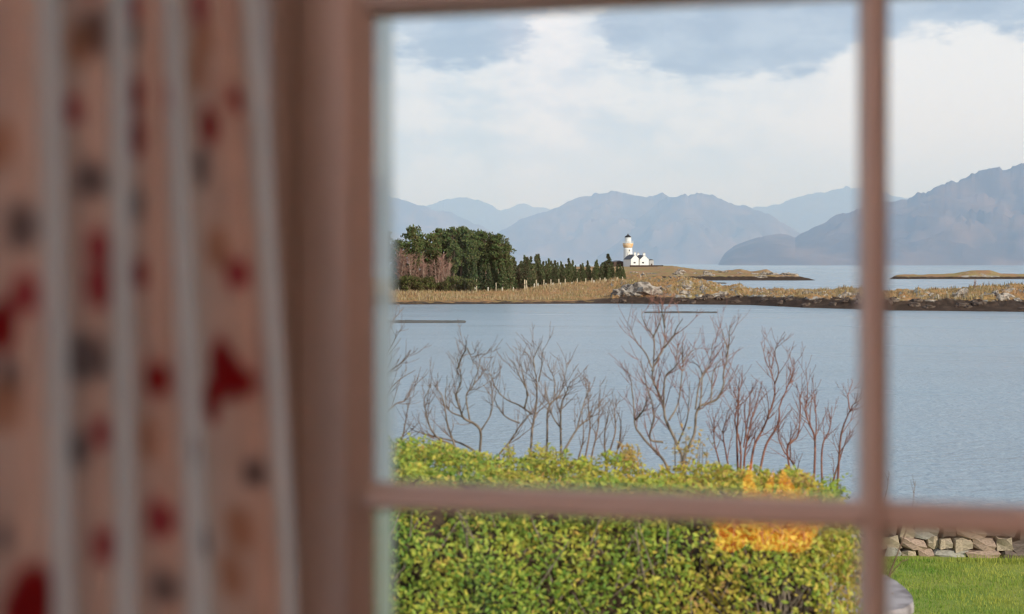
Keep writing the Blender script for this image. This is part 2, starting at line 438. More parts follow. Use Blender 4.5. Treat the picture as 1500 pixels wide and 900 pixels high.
# ---- mountains
M_HILL = mat('heather_hill', (0.085, 0.060, 0.045), 0.95, (0.007, (0.18, 0.12, 0.085), 0.42, 0.62), spec=0.05)
M_FAR = mat('far_hill', (0.075, 0.062, 0.055), 0.95, (0.003, (0.11, 0.085, 0.07), 0.35, 0.65), spec=0.05)
def mountain(pts, D, D0, label, m, seed, amp=0.16):
    px = np.linspace(pts[0][0], pts[-1][0], max(60, int((pts[-1][0] - pts[0][0]) / 1.3)))
    nv = 60
    s = np.linspace(0, 1.35, nv)
    P = np.repeat(px[:, None], nv, 1); S = np.repeat(s[None, :], len(px), 0)
    Dd = D0 + (D - D0) * S
    zr = EYE + (HZ - interp(pts, px)) / FPX * D
    zj = (fbm(px / 16.0, 0 * px + seed, 5, seed, 0.68) * 0.065 - 0.01) * np.clip(zr, 0, 500)
    X = (P - 750) / FPX * Dd
    rise = np.where(S <= 1, S ** 0.75, np.clip(1 - (S - 1) * 1.8, 0, 1))
    Q = X + 0.9 * Dd
    rid = 0.8 * fbm(Q / 330.0, Dd / 170.0, 5, seed + 3, 0.6) - 0.8 * np.abs(fbm(Q / 210.0, (Dd - X * .3) / 230.0, 4, seed + 9, .6))
    Z = np.maximum(zr, 0)[:, None] * (rise + amp * 3.2 * rid * np.clip(S * (1 - S) * 3, 0, 1)) + zj[:, None] * np.where(S <= 1, S ** 8, np.clip(1 - (S - 1) * 1.8, 0, 1)) - 6
    V = X[..., None] * R + Dd[..., None] * F; V[..., 2] = Z
    o = mk('mountain', V.reshape(-1, 3), grid_faces(len(px), nv), m, smooth=True, origin=(*V.reshape(-1, 3).mean(0)[:2], 0))
    return tag(o, label, 'mountain')
mountain([(1050, 388), (1056, 378), (1062, 368), (1075, 358), (1100, 347), (1120, 341), (1140, 339), (1152, 340), (1165, 345), (1180, 336), (1200, 325), (1230, 311), (1260, 300), (1290, 291), (1330, 286), (1360, 273), (1400, 262), (1425, 249), (1450, 242), (1475, 241), (1500, 234), (1560, 222), (1680, 205), (1800, 222), (1980, 210), (2200, 260), (2500, 330), (2700, 384)], 5000, 4300, 'nearest dark mountain rising to the right of the window bar', M_HILL, 3)
mountain([(700, 352), (740, 332), (770, 316), (800, 304), (830, 294), (855, 285), (880, 278), (905, 277), (925, 280), (950, 284), (970, 283), (990, 292), (1040, 322), (1090, 350), (1130, 384)], 7600, 6900, 'broad mountain directly behind the lighthouse', M_HILL, 11)
mountain([(860, 386), (900, 350), (940, 314), (965, 294), (985, 285), (1005, 280), (1020, 279), (1040, 281), (1060, 290), (1075, 296), (1090, 297), (1110, 304), (1130, 315), (1150, 326), (1180, 345), (1230, 380)], 7200, 6500, 'round-topped mountain just right of the lighthouse', M_HILL, 17)
mountain([(-900, 384), (-700, 345), (-400, 285), (-150, 262), (60, 290), (220, 268), (330, 258), (420, 270), (480, 274), (540, 280), (590, 290), (620, 298), (650, 307), (665, 310), (690, 322), (715, 335), (750, 350), (800, 366), (860, 384)], 8000, 7300, 'hazy mountain slope falling behind the pine wood', M_HILL, 23)
mountain([(580, 330), (630, 298), (650, 290), (680, 287), (705, 293), (735, 305), (790, 330), (860, 370)], 10400, 9600, 'faint far peak between the pine wood and the broad mountain', M_FAR, 31, 0.06)
mountain([(690, 330), (735, 305), (755, 298), (770, 296), (790, 300), (815, 308), (870, 335), (930, 370)], 11000, 10300, 'faintest far peak in the gap left of the broad mountain', M_FAR, 37, 0.06)
mountain([(1060, 330), (1090, 303), (1105, 298), (1120, 299), (1140, 297), (1165, 286), (1195, 277), (1220, 273), (1260, 271), (1290, 276), (1340, 293), (1420, 330), (1500, 360)], 9800, 9000, 'pale far mountain behind the window bar', M_FAR, 41, 0.06)

SC.cycles.volume_bounces = 2
# ---- sea haze over the sound, from behind the spit to behind the last mountain
hz = bpy.data.materials.new('sea_haze'); hz.use_nodes = True
hnt = hz.node_tree; hnt.nodes.remove(hnt.nodes['Principled BSDF'])
vs = hnt.nodes.new('ShaderNodeVolumeScatter'); vs.inputs['Color'].default_value = (0.46, 0.68, 1.0, 1)
vs.inputs['Density'].default_value = 0.00025; vs.inputs['Anisotropy'].default_value = 0.0
hnt.links.new(vs.outputs[0], hnt.nodes['Material Output'].inputs['Volume'])
hv = [cw(a, b, z) for z in (-2.0, 570.0) for b in (1150, 12200) for a in (-9000, 9000)]
tag(mk('haze', hv, [(0, 2, 3, 1), (4, 5, 7, 6), (0, 1, 5, 4), (2, 6, 7, 3), (0, 4, 6, 2), (1, 3, 7, 5)], hz), 'blue sea haze in front of the mountains', 'haze', kind='stuff')

# ================================================================== HOUSE ROOM
WY = 1.238                 # glass plane
M_WALL = mat('cream_wall', (0.72, 0.66, 0.56), 0.9, bump=0.05, bump_scale=60)
M_CEIL = mat('ceiling_white', (0.78, 0.76, 0.72), 0.9)
M_FLOOR = mat('carpet', (0.22, 0.10, 0.07), 0.95, (60, (0.28, 0.14, 0.1), 0.4, 0.6))
M_PAINT = mat('window_paint', (0.80, 0.76, 0.72), 0.5, (9, (0.74, 0.70, 0.66), 0.35, 0.7), bump=0.03, bump_scale=80, spec=0.4)
M_EXT = mat('outer_white_paint', (0.86, 0.86, 0.84), 0.4, spec=0.5)
M_EXT.node_tree.nodes['Principled BSDF'].inputs['Coat Weight'].default_value = 1.0; M_EXT.node_tree.nodes['Principled BSDF'].inputs['Coat Roughness'].default_value = 0.08
FZ, CZ = 8.5, 11.1
X0, X1, YB = -0.78, 3.4, -3.5
OX0, OX1, OZ0, OZ1 = -0.545, 1.018, 9.235, 10.80     # wall opening
def struct(name, fn, m):
    b = MB(); fn(b); return tag(b.build(name, m), kind='structure')
def wall_front(b):
    b.box(X0 - .14, OX0, 1.205, 1.345, FZ - .1, CZ + .1); b.box(OX1, X1 + .2, 1.205, 1.345, FZ - .1, CZ + .1)
    b.box(OX0, OX1, 1.205, 1.345, FZ - .1, OZ0); b.box(OX0, OX1, 1.205, 1.345, OZ1, CZ + .1)
struct('wall_front', wall_front, M_WALL)
WL0, WL1 = 0.02, 1.17  # opening for the added side window that brightens the curtain
def wall_left(b):
    b.box(X0 - .14, X0, YB, WL0, FZ, CZ); b.box(X0 - .14, X0, WL1, 1.205, FZ, CZ); b.box(X0 - .14, X0, WL0, WL1, FZ, OZ0); b.box(X0 - .14, X0, WL0, WL1, OZ1, CZ)
struct('wall_left', wall_left, M_WALL)
struct('wall_right', lambda b: b.box(X1, X1 + .2, YB, 1.205, FZ, CZ), M_WALL)
def wall_back(b):
    b.box(X0 - .14, -0.65, YB - .2, YB, FZ - .1, CZ + .1); b.box(0.10, X1 + .2, YB - .2, YB, FZ - .1, CZ + .1)
    b.box(-0.65, 0.10, YB - .2, YB, FZ + 0.72, CZ + .1); b.box(-0.65, 0.10, YB - .6, YB - .2, FZ + .72, FZ + .9)
struct('wall_back', wall_back, M_WALL)
struct('floor', lambda b: b.box(X0 - .14, X1 + .2, YB - .6, 1.345, FZ - .2, FZ), M_FLOOR)
struct('ceiling', lambda b: b.box(X0 - .14, X1 + .2, YB - .2, 1.345, CZ, CZ + .1), M_CEIL)
struct('baseboard_front', lambda b: b.box(X0, X1, 1.187, 1.205, FZ, FZ + .14), M_PAINT)

# ---- window: frame, stiles and rails, muntins, panes
win = empty('window_1', (0.237, WY, OZ0)); win['kind'] = 'structure'
tag(win, 'white painted wooden casement window with small square panes', 'window')
STX0, STX1 = -0.490, -0.427
MUL = 0.016
MUL2 = 0.459
RX0, RX1 = 0.902, 0.965
ZR = [9.337, 9.786, 10.236, 10.69]       # pane grid heights (bar centres)
BAR = 0.0125
def prism_v(b, prof, z0, z1):
    """profile (x, y) counter-clockwise, swept upward"""
    n = len(prof); v = [(x, y, z) for z in (z0, z1) for x, y in prof]
    b.add(v, [tuple(range(n - 1, -1, -1)), tuple(range(n, 2 * n))] + [(i, (i + 1) % n, n + (i + 1) % n, n + i) for i in range(n)])
def prism_h(b, prof, x0, x1):
    """profile (y, z) swept along x"""
    n = len(prof); v = [(x, y, z) for x in (x0, x1) for y, z in prof]
    b.add(v, [tuple(range(n)), tuple(range(2 * n - 1, n - 1, -1))] + [(i, n + i, n + (i + 1) % n, (i + 1) % n) for i in range(n)])
YI = WY - 0.028                        # room face of the sash
# fixed outer frame (jambs, head, sill)
b = MB(); 
for xa, xb in ((OX0, STX0 - 0.002), (RX1 + 0.002, OX1)): b.box(xa, xb, YI - 0.012, WY + 0.075, OZ0, OZ1)
b.build('jamb', M_PAINT, win)
b = MB(); b.box(STX0 - .002, RX1 + .002, YI - 0.012, WY + 0.075, OZ1 - 0.055, OZ1); b.build('head', M_PAINT, win)
b = MB(); b.box(OX0 - .05, OX1 + .05, WY - 0.13, WY - 0.034, OZ0 - 0.03, OZ0 - .002); b.box(STX0, RX1, WY - 0.034, WY + .12, OZ0, OZ0 + .045); b.build('window_sill', M_PAINT, win)
b = MB(); 
for s, xa in ((1, STX0 - .016), (-1, RX1 + .016)): 
    b.tube([(xa, YI - .012, OZ0 + .05), (xa, YI - .012, OZ1 - .05)], 0.011, 10)
b.build('frame_bead', M_PAINT, win, smooth=True)
# sash stiles with a splayed inner edge
def stile(xo, xi, s):
    b = MB(); e = 0.017 * s
    prof = [(xo, YI), (xi - e, YI), (xi - e * .75, YI + 0.003), (xi, WY - 0.004), (xi, WY + .02), (xo, WY + .02)]
    if s < 0: prof = prof[::-1]
    prism_v(b, prof, OZ0 + .047, OZ1 - .057); return b.build('stile', M_PAINT, win)
stile(STX0, STX1, 1); stile(RX1, RX0, -1)
b = MB(); prism_h(b, [(YI, ZR[3] + .052), (YI, ZR[3] + .010), (WY - .004, ZR[3]), (WY + .02, ZR[3]), (WY + .02, ZR[3] + .052)], STX1, RX0); b.build('top_rail', M_PAINT, win)
b = MB(); prism_h(b, [(YI, ZR[0] - .010), (YI, ZR[0] - .052), (WY + .02, ZR[0] - .052), (WY + .02, ZR[0]), (WY - .004, ZR[0])], STX1, RX0); b.build('bottom_rail', M_PAINT, win)
# glazing bars
def bar_prof(c, h): return [(c - h * .28, YI), (c + h * .28, YI), (c + h, WY - .003), (c + h * .9, WY + .016), (c - h * .9, WY + .016), (c - h, WY - .003)]
for xm in (MUL, MUL2):
    b = MB(); prism_v(b, bar_prof(xm, BAR), ZR[0], ZR[3]); b.build('vertical_bar', M_PAINT, win)
for zc in ZR[1:3]:
    for xa, xb in ((STX1, MUL - BAR * .6), (MUL + BAR * .6, MUL2 - BAR * .6), (MUL2 + BAR * .6, RX0)):
        b = MB(); prism_h(b, [(y, z) for z, y in bar_prof(zc, BAR)][::-1], xa, xb); b.build('horizontal_bar', M_PAINT, win)
# outer check of the frame, painted white, outside the glass
b = MB()
for xa, xb in ((OX0 + .001, STX1 - .002), (RX0 + .002, OX1 - .001)): b.box(xa, xb, WY + .0215, WY + .062, OZ0 + .05, OZ1 - .056)
b.build('outer_check', M_EXT, win)
# glass
gl = bpy.data.materials.new('window_glass'); gl.use_nodes = True
gt = gl.node_tree; gt.nodes.remove(gt.nodes['Principled BSDF'])
g1 = gt.nodes.new('ShaderNodeBsdfTransparent'); g1.inputs[0].default_value = (0.97, 0.98, 0.98, 1)
g2 = gt.nodes.new('ShaderNodeBsdfGlossy'); g2.inputs['Roughness'].default_value = 0.0
fr = gt.nodes.new('ShaderNodeFresnel'); fr.inputs['IOR'].default_value = 1.5
gm = gt.nodes.new('ShaderNodeMixShader'); gt.links.new(fr.outputs[0], gm.inputs[0]); gt.links.new(g1.outputs[0], gm.inputs[1]); gt.links.new(g2.outputs[0], gm.inputs[2])
gt.links.new(gm.outputs[0], gt.nodes['Material Output'].inputs['Surface'])
k = 0
for xa, xb in ((STX1, MUL), (MUL, MUL2), (MUL2, RX0)):
    for za, zb in zip(ZR[:-1], ZR[1:]):
        b = MB(); b.box(xa + .001, xb - .001, WY + .002, WY + .006, za + .001, zb - .001); b.build('pane', gl, win); k += 1

# unseen side window, added to send daylight through the curtain cloth
w2 = empty('added_window', (X0 - .06, (WL0 + WL1) / 2, OZ0)); w2['kind'] = 'structure'; tag(w2, 'added white side window, unseen behind the floral curtain, that lights the cloth', 'window')
xa, xb = X0 - .085, X0 - .035
b = MB(); b.box(xa, xb, WL0, WL0 + .06, OZ0, OZ1); b.box(xa, xb, WL1 - .06, WL1, OZ0, OZ1); b.build('stile', M_PAINT, w2)
b = MB(); b.box(xa, xb, WL0 + .06, WL1 - .06, OZ0, OZ0 + .06); b.box(xa, xb, WL0 + .06, WL1 - .06, OZ1 - .06, OZ1); b.build('rail', M_PAINT, w2)
ym = (WL0 + WL1) / 2; b = MB(); b.box(xa + .01, xb - .01, ym - .012, ym + .012, OZ0 + .06, OZ1 - .06); b.build('vertical_bar', M_PAINT, w2)
for ya, yb in ((WL0 + .06, ym - .012), (ym + .012, WL1 - .06)):
    b = MB(); b.box(xa + .022, xa + .026, ya, yb, OZ0 + .06, OZ1 - .06); b.build('pane', gl, w2)

# ---- curtain
def x_at(px, y):
    k = (px - 750) / FPX
    return y * (math.cos(YAW) * k - math.sin(YAW)) / (math.cos(YAW) + math.sin(YAW) * k)
# fold profile: (column at top of view, column at bottom of view, distance from the seat towards the wall)
FOLD = [(-330, -320, .560), (-325, -310, .615), (-200, -190, .635), (-130, -120, .625), (-115, -105, .632), (-66, -56, .700), (-55, -45, .715), (-30, -20, .712), (28, 52, .700), (40, 64, .704), (75, 99, .775), (86, 106, .790),
        (100, 118, .782), (136, 149, .768), (146, 157, .772), (179, 187, .835), (188, 196, .850), (200, 212, .842), (220, 250, .830), (230, 262, .835), (250, 287, .895), (258, 299, .925),
        (268, 308, .930), (288, 332, .902), (326, 388, .885), (338, 398, .890), (368, 415, .965), (386, 430, 1.01)]
def curtain():
    FA = np.array(FOLD, float)
    # smooth the control polygon
    u = np.arange(len(FA)); uu = np.linspace(0, len(FA) - 1, 640)
    A = np.stack([np.interp(uu, u, FA[:, k]) for k in range(3)], 1)
    ker = np.hanning(27); ker /= ker.sum()
    Ap = np.pad(A, ((13, 13), (0, 0)), mode='edge'); A = np.stack([np.convolve(Ap[:, k], ker, 'valid') for k in range(3)], 1)
    zz = np.linspace(8.53, 10.86, 420)
    t = (10.16 - zz) / 0.38
    t = np.where(t > 1, 1 + 0.9 * np.tanh((t - 1) / 2.0), np.where(t < 0, np.tanh(t), t))
    PX = A[:, 0][:, None] * (1 - t)[None, :] + A[:, 1][:, None] * t[None, :]
    Y = np.repeat(A[:, 2][:, None], len(zz), 1) + 0.004 * np.sin(zz * 5)[None, :]
    X = x_at(PX, Y)
    V = np.stack([X, Y, np.repeat(zz[None, :], len(A), 0)], -1)
    mid = V[:, 200]; arc = np.concatenate([[0], np.cumsum(np.linalg.norm(np.diff(mid, axis=0), axis=1))])
    S = np.repeat(arc[:, None], len(zz), 1); Zg = V[..., 2]
    tint = np.zeros(V.shape); tint[:] = (0.93, 0.88, 0.85)
    fine = fbm(S * 60, Zg * 60, 3, 71)[..., None]
    tint = tint * (1 + 0.05 * fine)
    # printed flowers: (column, row, radius px, kind); kind 0 red bloom, 1 grey leaf, 2 pink bloom, 3 buff leaf
    FL = [(5, 480, 26, 0), (35, 430, 18, 2), (20, 545, 20, 1), (50, 893, 42, 0), (30, 330, 22, 1), (5, 210, 26, 3), (10, 600, 28, 3), (12, 790, 14, 1),
          (112, 155, 18, 2), (150, 420, 22, 2), (150, 360, 20, 2), (140, 45, 24, 1), (130, 270, 22, 1), (125, 530, 30, 1), (120, 655, 22, 1), (150, 630, 13, 2), (160, 800, 20, 2), (118, 60, 24, 3),
          (205, 200, 24, 0), (205, 140, 22, 0), (200, 45, 16, 1), (210, 400, 20, 0), (205, 300, 20, 1), (228, 560, 22, 0), (232, 760, 22, 2), (200, 10, 20, 2), (240, 140, 15, 2), (240, 860, 20, 1), (222, 640, 22, 3), (280, 660, 18, 1),
          (310, 190, 24, 0), (345, 150, 16, 0), (300, 250, 24, 1), (300, 60, 24, 3), (290, 100, 26, 3), (330, 545, 38, 0), (312, 590, 26, 0), (355, 555, 20, 0), (350, 780, 26, 3), (345, 405, 18, 2), (320, 360, 26, 3), (295, 8, 22, 2),
          (340, 840, 26, 3), (300, 790, 20, 1), (372, 690, 18, 1)]
    PXv = PX; PYv = HZ - (Zg - EYE) * FPX / (-math.sin(YAW) * X + math.cos(YAW) * Y)
    cols = [(0.50, 0.02, 0.04), (0.40, 0.39, 0.42), (0.62, 0.18, 0.23), (0.68, 0.42, 0.26)]
    spots = []
    for px, py, r, kd in FL:
        i = np.unravel_index(np.argmin((PXv - px) ** 2 + (PYv - py) ** 2), PXv.shape)
        spots.append((S[i], Zg[i], r * 1.12 / FPX * 1.15, kd))
    rr = random.Random(5)
    zlo, zhi = PYv, PYv
    for _ in range(420):                              # the print goes on over the rest of the cloth
        s, z = rr.uniform(0, arc[-1]), rr.uniform(8.55, 10.85)
        i = int(np.argmin(np.abs(arc - s))); 
        j = int(np.argmin(np.abs(zz - z)))
        if -10 < PYv[i, j] < 910 and PXv[i, j] > -20: continue
        spots.append((s, z, rr.uniform(.008, .02), rr.choice([0, 1, 1, 2, 3, 3])))
    for s, z, r, kd in spots:
        d = np.hypot(S - s, Zg - z) / r + 0.22 * fbm((S - s) / r * 1.2 + kd * 7, (Zg - z) / r * 1.2 + s * 31, 2, 5)
        w = (1 - sstep(0.75, 1.05, d))[..., None] * (0.95 if kd != 3 else 0.6)
        tint = tint * (1 - w) + np.array(cols[kd]) * w
    return V.reshape(-1, 3), grid_faces(len(A), len(zz)), tint.reshape(-1, 3)
M_CURT = colmat('floral_curtain_cloth', 0.85, 0.84)
cv, cf, ct = curtain()
cur = empty('curtain', (float(cv[:, 0].mean()), .8, 8.53))
tag(cur, 'cream floral curtain with red blooms hanging in folds left of the window', 'curtain')
co = mk('cloth', cv, cf, M_CURT, cur, smooth=True, tint=ct)
so = co.modifiers.new('thickness', 'SOLIDIFY'); so.thickness = 0.002; so.offset = 1
M_BRASS = mat('brass', (0.55, 0.38, 0.14), 0.3, metallic=1.0)
top_ = cv.reshape(-1, 420, 3)[:, -1]
for q in np.linspace(.04, .96, 8):
    p = top_[int(q * (len(top_) - 1))]; a = np.linspace(0, 2 * math.pi, 17); b = MB()
    b.tube([(-.50 + .019 * math.cos(w), p[1], 10.879 + .019 * math.sin(w)) for w in a], .0035, 6, False); b.build('curtain_ring', M_BRASS, cur, smooth=True)
rod = empty('curtain_rod', (-.50, .75, 10.88)); tag(rod, 'brass curtain rod above the floral curtain', 'curtain rod')
b = MB(); b.tube([(-.50, .35, 10.885), (-.50, 1.12, 10.885)], .012, 12); b.build('pole', M_BRASS, rod, smooth=True)
for yy in (.34, 1.13):
    b = MB(); b.lathe((0, 0, 0), [(.002, -.03), (.02, -.02), (.026, 0), (.02, .02), (.002, .03)], 12)
    v = np.array(b.v)[:, [1, 2, 0]] + np.array([-.50, yy, 10.885]); mk('finial', v, b.f, M_BRASS, rod, True)
for yy in (.40, 1.08):
    b = MB(); b.box(X0, -.50, yy - .01, yy + .01, 10.86, 10.872); b.build('bracket', M_BRASS, rod)

# ---- ceiling lamp that lights the room
LX, LY = -.15, -1.15
lamp = empty('ceiling_lamp', (LX, LY, CZ)); tag(lamp, 'round warm opal glass ceiling lamp above the window seat', 'lamp')
b = MB(); b.lathe((LX, LY, CZ - .04), [(.02, 0), (.08, .01), (.09, .04)], 24); b.build('ceiling_rose', M_BRASS, lamp, True)
M_GLOBE = bpy.data.materials.new('lit_opal_glass'); M_GLOBE.use_nodes = True
bs = M_GLOBE.node_tree.nodes['Principled BSDF']; bs.inputs['Base Color'].default_value = (.9, .8, .65, 1)
bs.inputs['Emission Color'].default_value = (1.0, 0.56, 0.45, 1); bs.inputs['Emission Strength'].default_value = 29.5
b = MB(); b.lathe((LX, LY, CZ - .20), [(max(.001, .16 * math.sin(a)), -.16 * math.cos(a)) for a in np.linspace(.02, math.pi - .02, 17)], 28); b.build('globe', M_GLOBE, lamp, True)

# ---- fireplace in the back wall with a burning fire
M_STONE_F = mat('hearth_stone', (0.22, 0.19, 0.17), 0.8, (14, (0.30, 0.26, 0.23), .4, .6))
M_SOOT = mat('soot', (0.02, 0.018, 0.016), 0.95)
M_LOG = mat('charred_log', (0.06, 0.035, 0.02), 0.9, (20, (0.15, 0.08, 0.04), .4, .6))
fp = empty('fireplace', (-.325, YB + .05, FZ)); tag(fp, 'stone fireplace set in the wall behind the window seat', 'fireplace')
b = MB(); b.box(-.775, -.652, YB + .001, YB + .10, FZ, FZ + .95); b.box(.102, .30, YB + .001, YB + .10, FZ, FZ + .95); b.box(-.775, .30, YB + .001, YB + .10, FZ + .95, FZ + 1.1); b.box(-.652, .102, YB + .001, YB + .10, FZ + .74, FZ + .95); b.build('surround', M_STONE_F, fp)
b = MB(); b.box(-.778, .40, YB + .001, YB + .2, FZ + 1.1, FZ + 1.15); b.build('mantel', M_STONE_F, fp)
b = MB(); b.box(-.775, .35, YB + .10, YB + .45, FZ, FZ + .04); b.build('hearth', M_STONE_F, fp)
b = MB(); b.box(-.648, .098, YB - .55, YB - .50, FZ + .001, FZ + .715); b.box(-.648, -.61, YB - .5, YB - .001, FZ + .001, FZ + .715); b.box(.05, .098, YB - .5, YB - .001, FZ + .001, FZ + .715); b.build('firebox', M_SOOT, fp)
for i, (xa, xb, yy, zz_) in enumerate(((-.55, -.12, YB - .32, .09), (-.52, -.10, YB - .18, .09), (-.5, -.16, YB - .25, .19))):
    b = MB(); b.tube([(xa, yy, FZ + zz_), ((xa + xb) / 2, yy + .02, FZ + zz_ + .01), (xb, yy, FZ + zz_)], [.055, .06, .05], 9); tag(b.build('fire_log', M_LOG, None, True), ('charred log at the back of the fire', 'charred log at the front of the fire', 'charred log lying on top of the fire')[i], 'log', 'logs in the fireplace')
M_FLAME = bpy.data.materials.new('flame'); M_FLAME.use_nodes = True
fnt = M_FLAME.node_tree; fnt.nodes.remove(fnt.nodes['Principled BSDF'])
fe = fnt.nodes.new('ShaderNodeEmission'); fe.inputs['Color'].default_value = (1.0, 0.24, 0.012, 1); fe.inputs['Strength'].default_value = 7.0
ft = fnt.nodes.new('ShaderNodeBsdfTransparent'); fm = fnt.nodes.new('ShaderNodeMixShader'); fm.inputs[0].default_value = 0.45
fnt.links.new(ft.outputs[0], fm.inputs[1]); fnt.links.new(fe.outputs[0], fm.inputs[2]); fnt.links.new(fm.outputs[0], fnt.nodes['Material Output'].inputs['Surface'])
fire = empty('fire', (-.33, YB - .25, FZ + .15)); tag(fire, 'orange wood fire burning in the fireplace', 'fire')
for i in range(15):
    xx = -.35 + (i - 7) * .027 + random.uniform(-.015, .015); yy = YB - .25 + random.uniform(-.10, .10)
    hh = (.40 - abs(i - 7) * .03) * random.uniform(.5, 1.1); w = random.uniform(.045, .075)
    b = MB(); prof = [(.004, 0), (w * .7, hh * .08), (w, hh * .22), (w * .8, hh * .45), (w * .42, hh * .72), (.003, hh)]
    b.lathe((xx, yy, FZ + .20 + random.uniform(0, .17)), prof, 10)
    v = np.array(b.v); v[:, 0] += .03 * np.sin((v[:, 2] - FZ) * 11 + i); mk('flame', v, b.f, M_FLAME, fire, True)

# ================================================================== GARDEN
def leaf_mass(C, N, size, tilt, rng):
    """two-triangle folded leaves at centres C, facing roughly N"""
    n = len(C)
    d = N + rng.normal(0, tilt, (n, 3)); d /= np.linalg.norm(d, axis=1)[:, None]
    a = np.cross(d, rng.normal(0, 1, (n, 3))); a /= np.linalg.norm(a, axis=1)[:, None]
    b = np.cross(d, a); s = size[:, None]
    V = np.stack([C - a * s, C + b * s * .42 - d * s * .12, C + a * s, C - b * s * .42 - d * s * .12], 1)
    V[:, 0] += 0; base = np.arange(n)[:, None] * 4
    Fc = np.concatenate([base + np.array([[0, 1, 2]]), base + np.array([[0, 2, 3]])], 1).reshape(-1, 3)
    return V.reshape(-1, 3), Fc
M_LEAF = colmat('hedge_leaf', 0.55, 0.30, 0.35)
M_TWIG = mat('twig_brown', (0.15, 0.085, 0.055), 0.85, (30, (0.24, 0.16, 0.11), .4, .65))
M_REDTWIG = mat('twig_red', (0.20, 0.075, 0.055), 0.8, (30, (0.30, 0.15, 0.11), .4, .65))
M_BARK = mat('shrub_bark', (0.16, 0.12, 0.09), 0.9, (20, (0.30, 0.24, 0.19), .4, .65))
def hedge():
    rng = np.random.default_rng(3)
    r0, r1 = -3.2, 1.50; zg = 6.4
    def top(r): return np.interp(r, [-3.2, -.55, -.2, .5, 1.1, 1.5], [9.08, 9.02, 8.985, 8.93, 8.90, 8.86]) + 0.05 * fbm(r / .35, 0 * r + 2, 3, 61)
    root = empty('hedge', cw(-.3, 6.7, zg))
    tag(root, 'dense clipped garden hedge with yellow-green leaves below the window', 'hedge')
    # woody core
    rr = np.linspace(r0 + .14, r1 - .16, 60); 
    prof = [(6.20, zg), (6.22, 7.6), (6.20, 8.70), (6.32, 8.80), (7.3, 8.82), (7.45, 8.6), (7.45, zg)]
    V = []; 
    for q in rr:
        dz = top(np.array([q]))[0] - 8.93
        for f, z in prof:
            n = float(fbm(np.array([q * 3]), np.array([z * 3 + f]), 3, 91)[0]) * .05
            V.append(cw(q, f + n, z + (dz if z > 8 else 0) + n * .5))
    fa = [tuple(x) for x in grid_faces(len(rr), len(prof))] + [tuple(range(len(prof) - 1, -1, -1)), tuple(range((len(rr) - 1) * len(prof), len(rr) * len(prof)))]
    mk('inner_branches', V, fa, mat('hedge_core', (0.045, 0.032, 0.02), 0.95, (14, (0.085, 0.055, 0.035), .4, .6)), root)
    # leaves on front face, rounded shoulder and top, right end
    def sheet(n, face):
        r = rng.uniform(r0, r1, n); dep = rng.exponential(.045, n)
        if face == 'front':
            z = rng.uniform(7.0, 8.96, n) ; 
            bump = .10 * fbm(r / .28, z / .28, 3, 63) + .05 * fbm(r / .1, z / .1, 2, 64)
            f = 6.08 + dep - bump + .25 * sstep(8.72, 8.98, z)
            zz = np.minimum(z, top(r) - .02); N = -F + np.array([0, 0, .45])
        elif face == 'low':
            z = rng.uniform(6.42, 7.0, n); f = 6.08 + dep - .1 * fbm(r / .28, z / .28, 3, 63); zz = z; N = -F + np.array([0, 0, .3])
        elif face == 'top':
            f = rng.uniform(6.2, 7.55, n)
            bump = .09 * fbm(r / .25, f / .25, 3, 65) + .05 * fbm(r / .09, f / .09, 2, 66)
            zz = top(r) - dep + bump - .25 * sstep(6.42, 6.15, -f + 12.6) * 0 - .12 * (1 - sstep(6.15, 6.4, f)); N = np.array([0, 0, 1.]) - F * .35
        else:
            r = r1 + .03 - dep; f = rng.uniform(6.1, 7.5, n); zz = rng.uniform(6.45, 8.85, n); N = R + np.array([0, 0, .3])
            r = r + .05 * fbm(f / .2, zz / .2, 3, 67)
        C = r[:, None] * R + f[:, None] * F; C[:, 2] = zz
        return C, np.repeat(N[None], n, 0), r, zz, f
    parts = [sheet(86000, 'front'), sheet(8000, 'low'), sheet(60000, 'top'), sheet(9000, 'end')]
    C = np.concatenate([p[0] for p in parts]); N = np.concatenate([p[1] for p in parts])
    rv = np.concatenate([p[2] for p in parts]); zv = np.concatenate([p[3] for p in parts]); fv = np.concatenate([p[4] for p in parts])
    # thin patches and the gap with bare stems near the right end
    thin = fbm(rv / .16, zv / .16 + fv / .16, 3, 68)
    gap = np.exp(-(((rv - 1.17 - (zv - 8.4) * -.05) / .10) ** 2)) * sstep(8.78, 8.60, 17.38 - zv) 
    gap = np.exp(-(((rv - 1.17) / .10) ** 2)) * (1 - sstep(8.55, 8.68, zv)) * (fv < 6.4)
    keep = (rng.random(len(rv)) > sstep(.18, .55, -thin) * .7) & (rng.random(len(rv)) > gap * .93)
    C, N, rv, zv, fv = C[keep], N[keep], rv[keep], zv[keep], fv[keep]
    V, Fc = leaf_mass(C, N, rng.uniform(.010, .0205, len(C)), .6, rng)
    pal = np.array([(0.13, 0.25, 0.03), (0.27, 0.37, 0.045), (0.47, 0.48, 0.065), (0.60, 0.46, 0.07), (0.44, 0.26, 0.08)])
    up = sstep(6.2, 6.7, fv)
    t = .30 + .22 * rng.normal(0, 1, len(C)) + .38 * fbm(rv / .3, zv / .3 + fv / .3, 3, 69) + .16 * up + .20 * sstep(.2, 1.2, rv)
    t = np.clip(t, 0, 1) * 4; i = np.clip(t.astype(int), 0, 3); w = (t - i)[:, None]
    tint = pal[i] * (1 - w) + pal[i + 1] * w
    tint *= rng.uniform(.8, 1.2, len(C))[:, None]
    tag(mk('foliage', V, Fc, M_LEAF, root, tint=np.repeat(tint, 4, 0)), kind='stuff')
    b = MB()                                   # thin stems showing through
